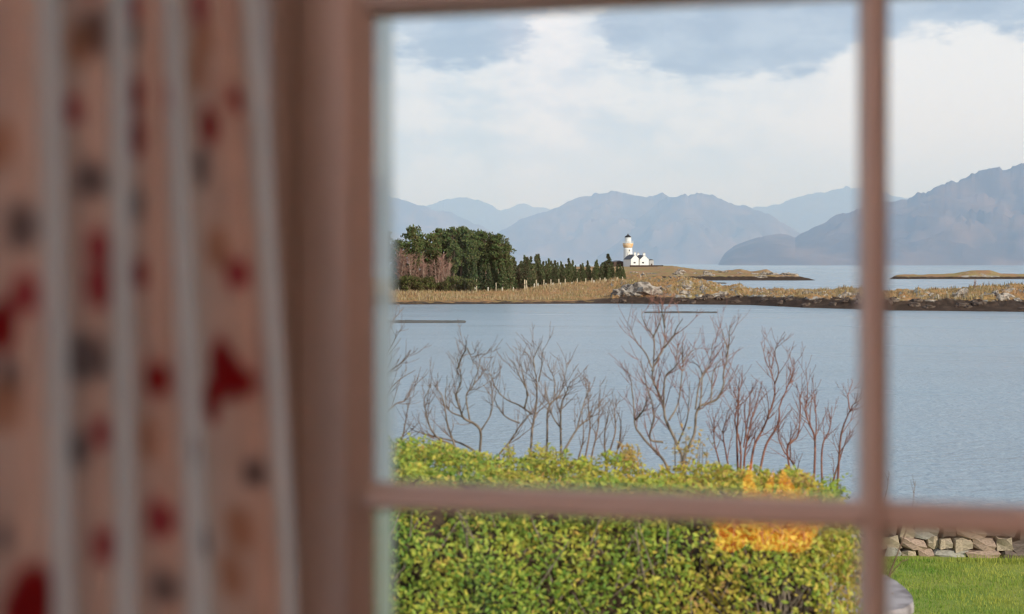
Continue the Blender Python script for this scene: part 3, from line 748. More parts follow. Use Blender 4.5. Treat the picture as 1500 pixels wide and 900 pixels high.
    for _ in range(260):
        r = rng.uniform(-1.2, 1.45); z = rng.uniform(7.9, 8.75); L = rng.uniform(.12, .35); a = rng.normal(0, .5)
        if rng.random() < .25: r = rng.normal(1.17, .07); z = rng.uniform(8.1, 8.5); L *= 1.3
        p0 = cw(r, 6.16 + rng.uniform(-.02, .06), z); p1 = p0 + R * math.sin(a) * L + np.array([0, 0, math.cos(a) * L]) - F * rng.uniform(-.02, .06)
        b.tube([p0, (p0 + p1) / 2 + R * rng.normal(0, .01), p1], [.004, .003, .0015], 4, False)
    tag(b.build('bare_stems', M_BARK, root), kind='stuff')
hedge()

# leafy sprigs that stand up behind the clipped top
def sprig_bush(px, ytop, ybase, d, w, cols, label, n=420):
    rng = np.random.default_rng(int(px))
    base = ground(px, d, 6.4); root = empty('leafy_bush', base)
    tag(root, label, 'bush')
    b = MB(); top = at(px, ytop, d); zb = at(px, ybase, d)[2]
    for _ in range(9):
        p1 = at(px + rng.uniform(-w, w) * .8, rng.uniform(ytop, ytop + (ybase - ytop) * .5), d + rng.uniform(-.15, .15)); p0 = base + R * rng.normal(0, .05)
        b.tube([p0, p0 * .45 + p1 * .55 + R * rng.normal(0, .03), p1], [.012, .007, .002], 5, False)
    b.build('stems', M_BARK, root)
    q = rng.normal(0, .42, (n, 3)); q = q[np.abs(q).max(1) < 1.1]
    C = np.array([at(px + a * w, (ytop + ybase) / 2 + c * (ybase - ytop) / 2, d + e * .25) for a, c, e in q])
    V, Fc = leaf_mass(C, np.repeat((np.array([0, 0, 1.]) - F * .7)[None], len(C), 0), rng.uniform(.010, .019, len(C)), .6, rng)
    ti = np.array(cols)[rng.integers(0, len(cols), len(C))] * rng.uniform(.8, 1.2, len(C))[:, None]
    tag(mk('foliage', V, Fc, M_LEAF, root, tint=np.repeat(ti, 4, 0)), kind='stuff')
YG = [(0.42, 0.40, 0.05), (0.50, 0.40, 0.06), (0.33, 0.36, 0.05)]
BR = [(0.46, 0.32, 0.07), (0.40, 0.33, 0.06), (0.50, 0.30, 0.08)]
sprig_bush(795, 648, 690, 7.9, 26, YG, 'yellow-green sprig of bush behind the hedge under the widest bare shrub', 300)
sprig_bush(745, 644, 690, 8.0, 10, YG, 'slender yellow-green sprig rising behind the middle of the hedge', 90)
sprig_bush(920, 648, 700, 7.8, 22, BR, 'bronze-yellow bush left of the tallest bare shrub', 330)
sprig_bush(1010, 625, 700, 8.0, 34, BR + [(.35, .28, .16)], 'sparse yellow-leaved sprigs at the foot of the tallest bare shrub', 150)
sprig_bush(1215, 695, 760, 7.3, 30, [(0.33, 0.40, 0.04), (0.24, 0.32, 0.03)], 'fresh green bush at the right end of the hedge', 520)
sprig_bush(595, 636, 690, 7.7, 20, [(0.30, 0.36, 0.04), (0.42, 0.40, 0.05)], 'green bush top rising at the left window edge', 300)

# ---- bare shrubs
def smooth_line(pts, n):
    p = np.asarray(pts, float); m = len(p)
    if m < 3: return np.stack([np.interp(np.linspace(0, m - 1, n), np.arange(m), p[:, k]) for k in range(p.shape[1])], 1)
    t = np.linspace(0, m - 1, n); i = np.clip(t.astype(int), 0, m - 2); u = (t - i)[:, None]
    P = np.vstack([2 * p[0] - p[1], p, 2 * p[-1] - p[-2]])
    a, b, c, d = P[i], P[i + 1], P[i + 2], P[i + 3]
    return .5 * (2 * b + (c - a) * u + (2 * a - 5 * b + 4 * c - d) * u * u + (3 * b - a - 3 * c + d) * u ** 3)
def twigs(b, line, rad, rng, level, lmin, lmax, dens, up=.35):
    """side shoots along a branch, curving upward, forking again"""
    seg = np.linalg.norm(np.diff(line, axis=0), axis=1); L = seg.sum()
    n = max(1, int(L * dens * 1.9)); m = len(line)
    for k in range(n):
        s = rng.uniform(.12, .98) ** .8; i = min(int(s * (m - 1)), m - 2)
        p = line[i]; t = line[i + 1] - line[i]; t /= np.linalg.norm(t) + 1e-9
        side = np.cross(t, F); side /= np.linalg.norm(side) + 1e-9
        sg = rng.choice([-1, 1]); ang = rng.uniform(.25, .70)
        d = t * math.cos(ang) + side * sg * math.sin(ang) + F * rng.normal(0, .35); d /= np.linalg.norm(d)
        ln = rng.uniform(lmin, lmax) * (1.15 - .5 * s)
        q = [p]; dd = d.copy(); ns = 4
        for j in range(ns):
            dd = dd + np.array([0, 0, up * .45]) + rng.normal(0, .10, 3); dd /= np.linalg.norm(dd)
            q.append(q[-1] + dd * ln / ns)
        q = np.array(q); r0 = max(.0016, rad[i] * .55)
        b.tube(q, np.linspace(min(r0, .0032), .0011, len(q)), 4 if level > 0 else 3, False)
        if level > 0: twigs(b, q, np.linspace(r0, .001, len(q)), rng, level - 1, lmin * .5, lmax * .6, dens * .8, up)
def shrub(label, d, stems, seed, bark, twig, dens=9, lmin=.06, lmax=.20, rb=.011, level=1):
    """stems: pixel polylines, root first; each stem becomes a stem part with its own twigs"""
    rng = np.random.default_rng(seed)
    b0 = np.array(stems[0][0]); root = empty('bare_shrub', ground(b0[0], d, 6.4)); tag(root, label, 'shrub', 'bare winter shrubs behind the hedge')
    for st, kind in [(s, 'm') if not isinstance(s[0], str) else (s[1:], s[0]) for s in stems]:
        off = rng.normal(0, .10); off2 = off + rng.normal(0, .22)
        w = np.linspace(0, 1, len(st))
        pts = [at(x, y, d + off * (1 - a) + off2 * a) for (x, y), a in zip(st, w)]
        n = 6 * len(st); line = smooth_line(pts, n)
        line[2:] += np.cumsum(rng.normal(0, .0022, (n - 2, 3)), 0) * np.linspace(0, 1, n - 2)[:, None]
        ln = np.linalg.norm(np.diff(line, axis=0), axis=1).sum()
        r0 = rb * .72 * (1.0 if kind == 'm' else .66) * min(1.15, .55 + ln * .45)
        rad = r0 * (1 - np.linspace(0, 1, n)) ** .9 + .0016
        full, frad = line, rad
        if kind == 'm':                       # carry the stem down to the ground behind the hedge
            g = ground(b0[0] * .75 + st[0][0] * .25, d + off, 6.4)
            k = np.linspace(0, 1, 7)[:-1, None]; down = g * (1 - k) + line[0] * k + R * .03 * np.sin(k * 3)
            full = np.vstack([down, line]); frad = np.concatenate([np.linspace(r0 * 1.5, r0, 6), rad])
        b = MB(); b.tube(full, frad, 6, False); so_ = b.build('stem', bark, root, True)
        b = MB(); twigs(b, line, rad, rng, level, lmin * 1.2, lmax * 1.6, dens)
        tag(b.build('twigs', twig, so_), kind='stuff')
def cr(ox, oy, sc, *pl):
    out = []
    for p in pl:
        if isinstance(p[0], str): out.append((p[0],) + tuple((ox + x / sc, oy + y / sc) for x, y in p[1:]))
        else: out.append(tuple((ox + x / sc, oy + y / sc) for x, y in p))
    return out
A = (600, 480, 4.284)
shrub('grey-brown bare shrub standing third from the tallest, forked like a hand', 8.9, cr(*A,
    ((440, 800), (440, 640), (340, 570), (320, 540), (285, 430), (310, 330), (300, 260), (260, 130)),
    ('s', (300, 260), (330, 180), (362, 130), (360, 75)), ('s', (362, 130), (410, 240)),
    ('s', (380, 600), (355, 430), (390, 370), (420, 270), (440, 180), (460, 140)),
    ((290, 800), (270, 740), (180, 690), (120, 600), (100, 470), (140, 350)),
    ((300, 790), (240, 610), (210, 430), (165, 340)),
    ('s', (440, 660), (500, 560), (520, 480), (500, 330)), ('s', (330, 560), (250, 520), (230, 420), (250, 290)),
    ((430, 790), (330, 730), (200, 690), (60, 650), (0, 630))), 101, M_BARK, M_TWIG, 10, .05, .17)
shrub('widest bare shrub in the middle with a long dark diagonal stem', 9.1, cr(*A,
    ((760, 800), (770, 640), (790, 540), (805, 400), (800, 330), (780, 230), (740, 160)),
    ('s', (785, 250), (780, 190), (830, 90)), ('s', (810, 340), (830, 230), (850, 120)),
    ('s', (770, 545), (690, 490), (600, 450), (540, 390), (500, 320), (480, 240)),
    ('s', (720, 510), (740, 400), (690, 290), (655, 180)), ('s', (745, 430), (720, 330), (705, 240)),
    ((560, 800), (640, 700), (700, 600), (770, 510)), ('s', (690, 600), (600, 560), (550, 480), (560, 400)),
    ((860, 800), (865, 640), (870, 500), (930, 430), (960, 350), (990, 220)), ('s', (905, 450), (910, 340), (880, 250))), 102, M_BARK, M_TWIG, 10, .05, .17)
shrub('brown bare shrub leaning right beside the widest bare shrub', 8.8, cr(*A,
    ((950, 800), (950, 600), (960, 480), (1000, 400), (1020, 350)), ((960, 790), (1050, 640), (1130, 560), (1190, 450)),
    ('s', (1050, 640), (1090, 480), (1130, 340)), ('s', (955, 640), (900, 560), (870, 450), (850, 330))), 103, M_BARK, M_TWIG, 11, .05, .15)
shrub('small thin bare shrub between the hedge sprigs and the bronze bush', 8.7, cr(*A,
    ((1100, 830), (1130, 650), (1120, 520), (1125, 360)), ((1240, 830), (1290, 650), (1280, 520), (1300, 450)), ((1140, 820), (1185, 600), (1200, 420)),
    ((1060, 820), (1090, 690), (1075, 560)), ((1230, 830), (1220, 650), (1240, 540)), ((1290, 830), (1330, 660), (1335, 560))), 104, M_TWIG, M_TWIG, 10, .04, .12, .008)
B_ = (540, 440, 3.213)
shrub('bare twiggy shrub half hidden by the left window edge', 8.6, cr(*B_,
    ((20, 720), (70, 560), (130, 490), (180, 460), (220, 340)), ('s', (60, 580), (90, 450), (140, 390), (212, 345)),
    ((10, 720), (40, 420), (90, 340), (150, 290), (190, 230)), ('s', (45, 400), (80, 280), (130, 190), (145, 145)), ('s', (60, 360), (60, 220), (100, 130), (160, 40)),
    ((40, 720), (150, 660), (172, 560), (190, 470))), 105, M_TWIG, M_TWIG, 7, .05, .16, .009)
D_ = (900, 440, 3.75)
shrub('tallest bare shrub with spreading forked crown reaching the far shore', 8.9, cr(*D_,
    ((385, 960), (380, 880), (330, 760), (280, 650), (270, 580), (240, 500), (205, 420), (205, 340), (210, 200), (190, 160), (150, 90), (140, 30)),
    ('s', (270, 600), (280, 430), (340, 360), (345, 250)), ('s', (205, 390), (240, 320), (275, 250), (275, 150), (280, 60), (305, 20)), ('s', (277, 150), (265, 80), (268, 20)),
    ('s', (275, 260), (320, 200), (340, 150), (372, 95)), ('s', (205, 370), (170, 290), (110, 220), (78, 135)), ('s', (210, 205), (240, 150), (255, 80)),
    ((300, 960), (270, 880), (170, 770), (115, 690), (105, 560), (90, 450), (65, 380)), ('s', (115, 660), (160, 600), (180, 520)),
    ((390, 960), (380, 870), (440, 740), (460, 600), (560, 550), (600, 470), (600, 420), (620, 300), (590, 200), (570, 150)), ('s', (615, 310), (635, 230), (645, 150)),
    ('s', (300, 660), (350, 560), (375, 330), (430, 260)), ('s', (375, 340), (370, 210)), ('s', (445, 600), (470, 440), (520, 340), (540, 200)), ('s', (530, 560), (545, 400), (590, 320)),
    ('s', (265, 780), (195, 760), (215, 640), (200, 560), (160, 430), (130, 330)), ('s', (470, 600), (480, 400), (430, 330)), ('s', (350, 790), (400, 640), (400, 440))), 106, M_BARK, M_REDTWIG, 9, .05, .18, .0125)
E_ = (1060, 500, 4.09)
shrub('dense reddish bare shrub right of the tallest bare shrub', 9.35, cr(*E_,
    ((90, 880), (80, 600), (90, 450), (95, 300), (105, 210)), ((120, 880), (125, 700), (150, 550), (180, 440), (210, 330), (222, 250)), ((95, 870), (100, 650), (60, 480), (70, 370), (40, 270)),
    ((150, 880), (180, 640), (240, 520), (295, 380), (305, 260), (270, 150), (232, 10)), ('s', (305, 260), (330, 180), (312, 90), (322, 15)),
    ((200, 880), (250, 640), (330, 500), (340, 400), (380, 300), (410, 220), (434, 120)), ('s', (120, 640), (150, 420), (150, 300)), ((60, 880), (20, 700), (0, 540), (30, 400)), ('s', (230, 540), (270, 430), (250, 300)),
    ((30, 880), (-30, 720), (-60, 560), (-40, 420)), ('s', (140, 600), (125, 430), (130, 330))), 107, M_REDTWIG, M_REDTWIG, 9, .05, .16, .010)
shrub('loose reddish bare shrub beside the upright window bar', 9.35, cr(*E_,
    ((540, 900), (545, 600), (510, 500), (480, 400), (490, 300), (485, 180)), ('s', (545, 650), (555, 500), (550, 380), (535, 200)), ((590, 890), (590, 640), (640, 520), (660, 390)),
    ((680, 890), (700, 600), (720, 500), (760, 400), (795, 350)), ((420, 890), (380, 640), (440, 560), (450, 350), (420, 240)), ('s', (755, 410), (745, 330), (755, 270)), ((640, 890), (700, 700), (745, 560)), ('s', (515, 510), (520, 400), (530, 320)),
    ((480, 890), (420, 740), (350, 640), (330, 520), (400, 400)), ('s', (400, 700), (400, 600), (410, 480))), 108, M_REDTWIG, M_REDTWIG, 9, .05, .15, .010)
shrub('few thin bare shoots to the right of the upright window bar', 8.95, [((1276, 830), (1288, 770), (1296, 730), (1300, 690)), ((1300, 850), (1330, 770), (1338, 735), (1341, 705)), ((1285, 890), (1300, 850), (1318, 826), (1330, 815)), ((1270, 880), (1285, 800), (1302, 752))], 109, M_TWIG, M_TWIG, 4, .03, .08, .005, 0)

# ---- stone walls
M_STONE = [mat('wall_stone_' + n, c, 0.9, (9, tuple(.55 * x for x in c), .42, .68), bump=.5, bump_scale=18) for n, c in (('buff', (0.46, 0.37, 0.27)), ('grey', (0.40, 0.37, 0.32)), ('pink', (0.42, 0.30, 0.23)), ('dark', (0.17, 0.13, 0.11)))]
M_MORT = mat('wall_core', (0.12, 0.095, 0.075), 0.95, (12, (0.18, 0.14, 0.11), .4, .6))
M_COPE = mat('coping_stone', (0.42, 0.37, 0.37), 0.85, (5, (0.20, 0.17, 0.17), .45, .62), bump=.25, bump_scale=14)
def stone_mesh(name, seed, m):
    """rough block of unit size centred on the origin, about 44 triangles"""
    rng = np.random.default_rng(seed); g = np.linspace(-.5, .5, 3); V = []; idx = {}
    for i in range(3):
        for j in range(3):
            for k in range(3):
                if (i, j, k) == (1, 1, 1): continue
                p = np.array([g[i], g[j], g[k]]); e = sum(abs(q) > .4 for q in p)
                p *= {1: 1.06, 2: 1.0, 3: .90}[e]; p += rng.normal(0, .075, 3); idx[i, j, k] = len(V); V.append(tuple(p))
    Fq = []
    for ax in range(3):
        for sd in (0, 2):
            for a in range(2):
                for b_ in range(2):
                    def q(u, v):
                        t = [0, 0, 0]; t[ax] = sd; t[(ax + 1) % 3] = u; t[(ax + 2) % 3] = v; return idx[tuple(t)]
                    f = [q(a, b_), q(a + 1, b_), q(a + 1, b_ + 1), q(a, b_ + 1)]
                    Fq.append(tuple(f if sd == 2 else f[::-1]))
    me = bpy.data.meshes.new(name); me.from_pydata(V, [], Fq); me.materials.append(m); return me
STONES = [stone_mesh('stone', 200 + i, M_STONE[i % 4]) for i in range(12)]
def stone_at(parent, c, u, L, W, H, k):
    o = bpy.data.objects.new('stone', STONES[k % 12]); COL.objects.link(o); o.parent = parent
    o.location = tuple(np.array(c) - ORG[parent.name]); rk_ = random.Random(k * 131 + int(L * 9973)); o.rotation_euler = (rk_.gauss(0, .05), rk_.gauss(0, .13), math.atan2(u[1], u[0]) + rk_.gauss(0, .08)); o.scale = (L * rk_.uniform(.95, 1.12), W, H * rk_.uniform(.9, 1.25))
    return o
def face_stones(parent, p0, p1, z0, z1, rng, courses, thick, lmin, lmax, dark=None):
    """courses of separate stones along p0-p1"""
    p0 = np.array(p0[:2]); p1 = np.array(p1[:2]); Lt = np.linalg.norm(p1 - p0); u = (p1 - p0) / Lt
    hs = rng.uniform(.8, 1.2, courses); hs = hs / hs.sum() * (z1 - z0); z = z0
    for h in hs:
        x = -rng.uniform(0, lmin * .5)
        while x < Lt:
            L = rng.uniform(lmin, lmax); hh = h * rng.uniform(.86, 1.0); c = p0 + u * (x + L / 2)
            k = int(rng.integers(0, 3)) + 4 * int(rng.integers(0, 3))
            if dark is not None and rng.random() < (.7 if x > dark else .1): k = 3 + 4 * int(rng.integers(0, 3))  # darker stones past this length put the right end's shade into the colour
            stone_at(parent, (c[0], c[1], z + hh / 2), u, L * .96, thick * rng.uniform(.85, 1.15), hh, k); x += L
        z += h
rng = np.random.default_rng(44)
p0, p1 = cw((1180 - 750) / FPX * 17.5, 17.5), cw((1640 - 750) / FPX * 17.3, 17.3)
gw = empty('garden_wall', (*((p0 + p1) / 2)[:2], 6.36)); tag(gw, 'low rough stone wall at the far edge of the lawn', 'wall')
face_stones(gw, p0, p1, 6.37, 6.80, rng, 3, .24, .12, .42, 2.0)
b = MB(); u = (p1 - p0); u /= np.linalg.norm(u); n_ = np.array([-u[1], u[0], 0]); b.obox((p0 + p1) / 2 + n_ * .16, u, n_, np.linalg.norm(p1 - p0) / 2, .16, 6.30, 6.77, .02); b.build('wall_core', M_MORT, gw)

# low wall with rounded coping at the hedge end
pe = at(1338, 872, 8.0); wl = pe[2]
e0 = cw(1.45, 8.08); e1 = cw(2.13, 8.08)
gp = empty('garden_wall', (*((e0 + e1) / 2)[:2], 6.36)); tag(gp, 'stone wall end with smooth grey rounded coping beside the hedge', 'wall')
b = MB(); b.obox((e0 + e1) / 2, R, F, .34, .34, 6.3, wl - .09, .01); b.build('wall_core', M_MORT, gp)
zc0 = wl - .085
face_stones(gp, cw(1.5, 7.70), cw(2.10, 7.70), 6.38, zc0 + .025, rng, 8, .16, .14, .30)
face_stones(gp, cw(2.14, 7.72), cw(2.14, 8.48), 6.38, zc0 + .025, rng, 8, .16, .14, .26)
def coping(r0, r1, rounded):
    n = 14
    if rounded: out = [(r0, 7.58), (1.98, 7.60), (2.12, 7.68), (2.21, 7.82), (2.25, 7.98), (2.262, 8.15), (2.26, 8.35), (2.24, 8.52), (2.18, 8.62), (2.05, 8.67), (r0, 8.68)]
    else: out = [(r0, 7.58), (r1, 7.58), (r1, 8.68), (r0, 8.68)]
    out = np.array(out); c = out.mean(0); V = []; 
    for z, k in ((zc0 + .03, 1.0), (zc0 + .065, 1.0), (zc0 + .085, .975)):
        for q in out: p = c + (q - c) * k; V.append(cw(p[0], p[1], z))
    m = len(out); fc = [tuple(range(m - 1, -1, -1)), tuple(range(2 * m, 3 * m))] + [(l * m + i, l * m + (i + 1) % m, (l + 1) * m + (i + 1) % m, (l + 1) * m + i) for l in range(2) for i in range(m)]
    return mk('coping_slab', V, fc, M_COPE, gp)
coping(1.80, 2.18, True); coping(1.42, 1.79, False)

# ---- lawn grass near the wall
def lawn_grass():
    rng = np.random.default_rng(9); n = 52000
    r = rng.uniform(1.9, 7.2, n); f = rng.uniform(12.6, 17.12, n)
    C = r[:, None] * R + f[:, None] * F; C[:, 2] = 6.385 + fbm(r / 2.0, f / 2.0, 3, 5) * .035
    a = rng.uniform(0, 6.28, n); w = rng.uniform(.004, .007, n)[:, None]; h = rng.uniform(.03, .065, n) * (1 + 1.0 * np.exp(-((f - 17.05) / .10) ** 2)) * (1 + .5 * fbm(r / .5, f / .3, 3, 14))
    d = np.stack([np.cos(a), np.sin(a), 0 * a], 1); tip = C + rng.normal(0, .014, (n, 3)); tip[:, 2] = C[:, 2] + h
    V = np.stack([C - d * w, C + d * w, tip], 1).reshape(-1, 3); Fc = np.arange(n * 3).reshape(-1, 3)
    t = np.clip(.62 + .9 * fbm(r / .7, f / .5, 3, 15) + rng.normal(0, .22, n), 0, 1)[:, None]
    tint = np.array([(0.15, 0.30, 0.03)]) * (1 - t) + np.array([(0.46, 0.47, 0.09)]) * t
    tag(mk('lawn_grass', V, Fc, colmat('grass_blade', .7, .3), tint=np.repeat(tint, 3, 0)), 'short green grass blades of the garden lawn', 'grass', kind='stuff')
lawn_grass()

# ================================================================== FAR SHORE THINGS
M_NEEDLE = colmat('needles', 0.8, 0.1, .1)
M_TRUNK = mat('tree_trunk', (0.20, 0.13, 0.09), .9, (3, (0.30, 0.21, 0.15), .4, .6))
M_PALETRUNK = mat('pale_trunk', (0.36, 0.29, 0.22), .9, (3, (0.45, 0.37, 0.29), .4, .6))
def clump_mesh(C, rad, rng, per, size, squash=.7, upbias=.3):
    n = len(C); P = np.repeat(C, per, 0); q = rng.normal(0, 1, (n * per, 3)); q /= np.linalg.norm(q, axis=1)[:, None]
    q *= rng.random((n * per, 1)) ** .4; q[:, 2] *= squash
    P = P + q * np.repeat(rad, per)[:, None]
    a = rng.normal(0, 1, P.shape); a[:, 2] += upbias; a /= np.linalg.norm(a, axis=1)[:, None]
    b_ = np.cross(a, rng.normal(0, 1, P.shape)); b_ /= np.linalg.norm(b_, axis=1)[:, None]
    s = rng.uniform(.6, 1.2, len(P))[:, None] * size
    V = np.stack([P - b_ * s * .5, P + b_ * s * .5, P + a * s * 1.2], 1).reshape(-1, 3)
    return V, np.arange(len(V)).reshape(-1, 3), len(P)
def proto_tree(name, kind, seed):
    """tree of height 1 and crown radius about 1 (scaled on placement); kept at its first place"""
    rng = np.random.default_rng(seed); root = empty(name, (0, 0, 0)); H = 18.0 if kind == 'pine' else 9.0
    if kind == 'pine':
        b = MB(); b.tube([(0, 0, -.3), (.15, 0, H * .4), (-.1, .1, H * .75), (0, 0, H * .97)], [.32, .26, .15, .03], 7)
        C = []; rad = []
        for z in np.linspace(.42, .97, 26):
            w = math.sin(math.pi * min(1, (1.02 - z) / .62) ** .8) * 3.0 + .5
            for _ in range(2):
                a = rng.uniform(0, 6.28); rr_ = w * rng.uniform(.35, 1.0); C.append((math.cos(a) * rr_, math.sin(a) * rr_, H * z + rng.normal(0, .3))); rad.append(rng.uniform(.9, 1.6))
                b.tube([(0, 0, H * z - 1.2), (C[-1][0], C[-1][1], C[-1][2])], [.08, .03], 4, False)
        C.append((0, 0, H * .97)); rad.append(.8)
        b.build('trunk', M_TRUNK, root)
        V, Fc, n = clump_mesh(np.array(C), np.array(rad), rng, 60, .55)
        pal = np.array([(.060, .100, .032), (.095, .140, .045), (.150, .180, .065), (.13, .12, .05)])
    elif kind == 'spruce':
        b = MB(); b.tube([(0, 0, -.2), (0, 0, H * .5), (0, 0, H)], [.13, .08, .015], 6); b.build('trunk', M_PALETRUNK if seed % 2 else M_TRUNK, root)
        C = []; rad = []
        for z in np.linspace(.14, .96, 19):
            w = (1 - z) ** 1.0 * 1.95 + .05
            for j in range(7 if z < .7 else 4):
                a = j * 0.9 + z * 20 + rng.normal(0, .3)
                for q in (.45, .9): C.append((math.cos(a) * w * q, math.sin(a) * w * q, H * z - .35 * q * w + rng.normal(0, .12))); rad.append(.13 + .20 * w)
        V, Fc, n = clump_mesh(np.array(C), np.array(rad), rng, 9, .34, .55)
        pal = np.array([(.060, .110, .045), (.095, .150, .055), (.160, .190, .080), (.13, .13, .06)]) if seed % 3 else np.array([(.045, .075, .035), (.070, .105, .045), (.12, .105, .055)])
    elif kind == 'birch':
        b = MB(); b2 = MB()
        for _ in range(5):
            a = rng.uniform(0, 6.28); t = np.array([math.cos(a) * rng.uniform(.3, 1.6), math.sin(a) * rng.uniform(.3, 1.6), H * rng.uniform(.75, 1.0)])
            ln = smooth_line([(0, 0, -.2), (t[0] * .4, t[1] * .4, t[2] * .5), t], 12); b.tube(ln, np.linspace(.12, .02, 12), 5, False)
            for _ in range(46):
                i = rng.integers(3, 12); d_ = np.array([rng.normal(0, .5), rng.normal(0, .5), .8]); L = rng.uniform(.7, 1.9); p = ln[i]
                b2.tube([p, p + d_ * L * .5 + rng.normal(0, .06, 3), p + d_ * L + rng.normal(0, .15, 3)], [.045, .035, .012], 3, False)
        b.build('trunk', M_PALETRUNK, root); tag(b2.build('twigs', M_BIRCH, root), kind='stuff'); return root, H
    else:                                             # low bush
        H = 3.0; C = np.stack([rng.normal(0, .7, 26), rng.normal(0, .7, 26), rng.uniform(.3, 2.5, 26)], 1); b = MB()
        for c in C[:10]: b.tube([(0, 0, -.1), c * .6 + [0, 0, .1], c], [.06, .04, .02], 4, False)
        b.build('stems', M_TRUNK, root)
        V, Fc, n = clump_mesh(C, np.full(26, .6), rng, 40, .3); pal = np.array([(.075, .095, .03), (.11, .125, .035), (.13, .10, .05)])
    t = pal[rng.integers(0, len(pal), n)] * rng.uniform(.75, 1.25, n)[:, None]
    tag(mk('foliage', V, Fc, M_NEEDLE, root, tint=np.repeat(t, 3, 0)), kind='stuff')
    return root, H
M_BIRCH = mat('birch_twig', (0.30, 0.165, 0.13), .9, (2, (0.38, 0.23, 0.17), .4, .6))
PROTO = {k: [proto_tree(n, k, s) for s in ss] for n, k, ss in (('pine_tree', 'pine', (301, 302, 303, 304)), ('spruce_tree', 'spruce', (311, 312, 313, 314, 315)), ('bare_birch', 'birch', (321, 322, 323)), ('low_bush', 'bush', (331, 332)))}
USED = set()
def plant(kind, i, px, d, ytop, label, cat, group, wide=1.0, base=None):
    root, H = PROTO[kind][i % len(PROTO[kind])]
    o = root if root.name not in USED else copy_tree(root)
    USED.add(root.name)
    z = float(near_elev(np.array([px]), np.array([d]))[0]) if base is None else base
    ht = EYE + (HZ - ytop) / FPX * d - z; s = ht / H
    p = ground(px, d, z - .05); o.location = tuple(p); o.scale = (s * wide, s * wide, s); o.rotation_euler = (0, 0, random.uniform(0, 6.28))
    tag(o, label, cat, group); return o
rp = random.Random(21)
PL = 'tall dark green pine standing in the thick of the wood'
for i, (px, yt, d, wd, lb) in enumerate([
    (607, 333, 402, 1.0, 'detached round-crowned pine at the left end of the wood'), (560, 341, 408, 1.1, 'tall pine hidden behind the left window edge'),
    (634, 343, 412, .95, PL), (645, 335, 420, .95, PL), (655, 342, 428, 1.0, PL), (664, 335, 415, 1.0, PL), (675, 333.5, 422, 1.05, PL), (686, 337, 414, 1.0, PL), (699, 339, 424, 1.0, PL), (711, 341, 415, 1.0, PL), (721, 346, 422, .9, PL),
    (730, 343, 414, 1.0, 'tallest pine at the right end of the thick wood'), (741, 358, 418, .9, 'lower pine sloping off at the right end of the wood'),
    (620, 350, 432, 1.1, PL), (692, 352, 406, .8, PL), (665, 356, 405, .8, PL), (582, 352, 432, 1.0, PL)]):
    plant('pine', i, px, d, yt, lb, 'tree', 'tall pines of the wood', wd)
def sp_top(px): return interp([(560, 385), (690, 372), (730, 374), (755, 377), (765, 374), (785, 374), (800, 377), (815, 380), (830, 382), (846, 381), (858, 384), (870, 383), (880, 380), (900, 384), (912, 388)], px)
for i in range(64):
    px = 684 + (912 - 684) * (i + rp.uniform(-.4, .4)) / 63; row = i % 3
    plant('spruce', i, px, 408 + row * 16 + rp.uniform(-4, 4) + (px > 790) * 8, float(sp_top(px)) + rp.uniform(-4, 8) + (5 if row == 0 else 0), 'young dark spruce in the plantation between pines and lighthouse', 'tree', 'young spruces of the plantation', rp.uniform(1.0, 1.35))
for i in range(26):
    px = 575 + 120 * i / 25 + rp.uniform(-3, 3)
    plant('spruce', i, px, 424 + (i % 3) * 12, 372 + rp.uniform(-6, 16), 'shaded spruce growing under the tall pines', 'tree', 'spruces under the pines', rp.uniform(1.2, 1.6))
plant('spruce', 1, 891, 420, 371.5, 'single broad spruce taller than its neighbours left of the lighthouse', 'tree', 'young spruces of the plantation', 1.5)
for i, (px, yt) in enumerate([(586, 366), (594, 370), (603, 374), (612, 369), (621, 377), (630, 388), (640, 378), (650, 375), (655, 386)]):
    plant('birch', i, px, 398 + (i % 2) * 4, yt, 'leafless reddish birch in front of the pines', 'tree', 'leafless birches before the pines', rp.uniform(1.0, 1.3))
for i in range(13):
    px = 578 + i * 9.5 + rp.uniform(-2, 2)
    plant('bush', i, px, 395 + rp.uniform(-1, 3), rp.uniform(400, 413), 'low green bush at the foot of the wood', 'bush', 'low bushes along the wood edge', rp.uniform(.6, .9))
plant('birch', 1, 1428, 322, 409, 'tiny leafless bush on the headland far right', 'bush', None, .8)
for px, yt in ((1446, 421), (1456, 420), (1466, 421.5)):
    plant('bush', int(px), px, 324, yt, 'dark gorse bush on the far right headland', 'bush', 'gorse bushes on the headland', 1.6)

# ---- fence posts
M_POST = mat('weathered_post', (0.62, 0.52, 0.36), .9, (4, (0.5, .42, .3), .4, .6)); M_TUBE = mat('pale_tube', (0.66, 0.62, 0.52), .7)
def post(px, ytop, w, tall, label=None):
    df, tc, tb, hc, bd = near_params(px); d = float(df + tc + (1 if tall else -2) + 6)
    z = float(near_elev(np.array([px]), np.array([d]))[0]); zt = EYE + (HZ - ytop) / FPX * d; zt = max(zt, z + .7)
    c = ground(px, d, z); b = MB(); s = w / 2
    b.obox(c, R, F, s, s, z - .15, zt - .06, .0); b.obox(c, R, F, s, s, zt - .06, zt + .02, s * .5)
    o = b.build('fence_post', M_POST if tall else M_TUBE); 
    tag(o, label or ('tall pale wooden post along the edge of the wood' if tall else 'short pale stake along the edge of the wood'), 'post', 'tall posts along the wood' if tall else 'short stakes along the wood')
for px in (593, 625.5, 659, 689, 726.7, 785.6, 796.7, 807, 818.7, 828, 845.6, 858, 867, 879, 886, 904, 912): post(px, (414.5 if px < 780 else 410.5 - (px - 780) * .035), .24, True)
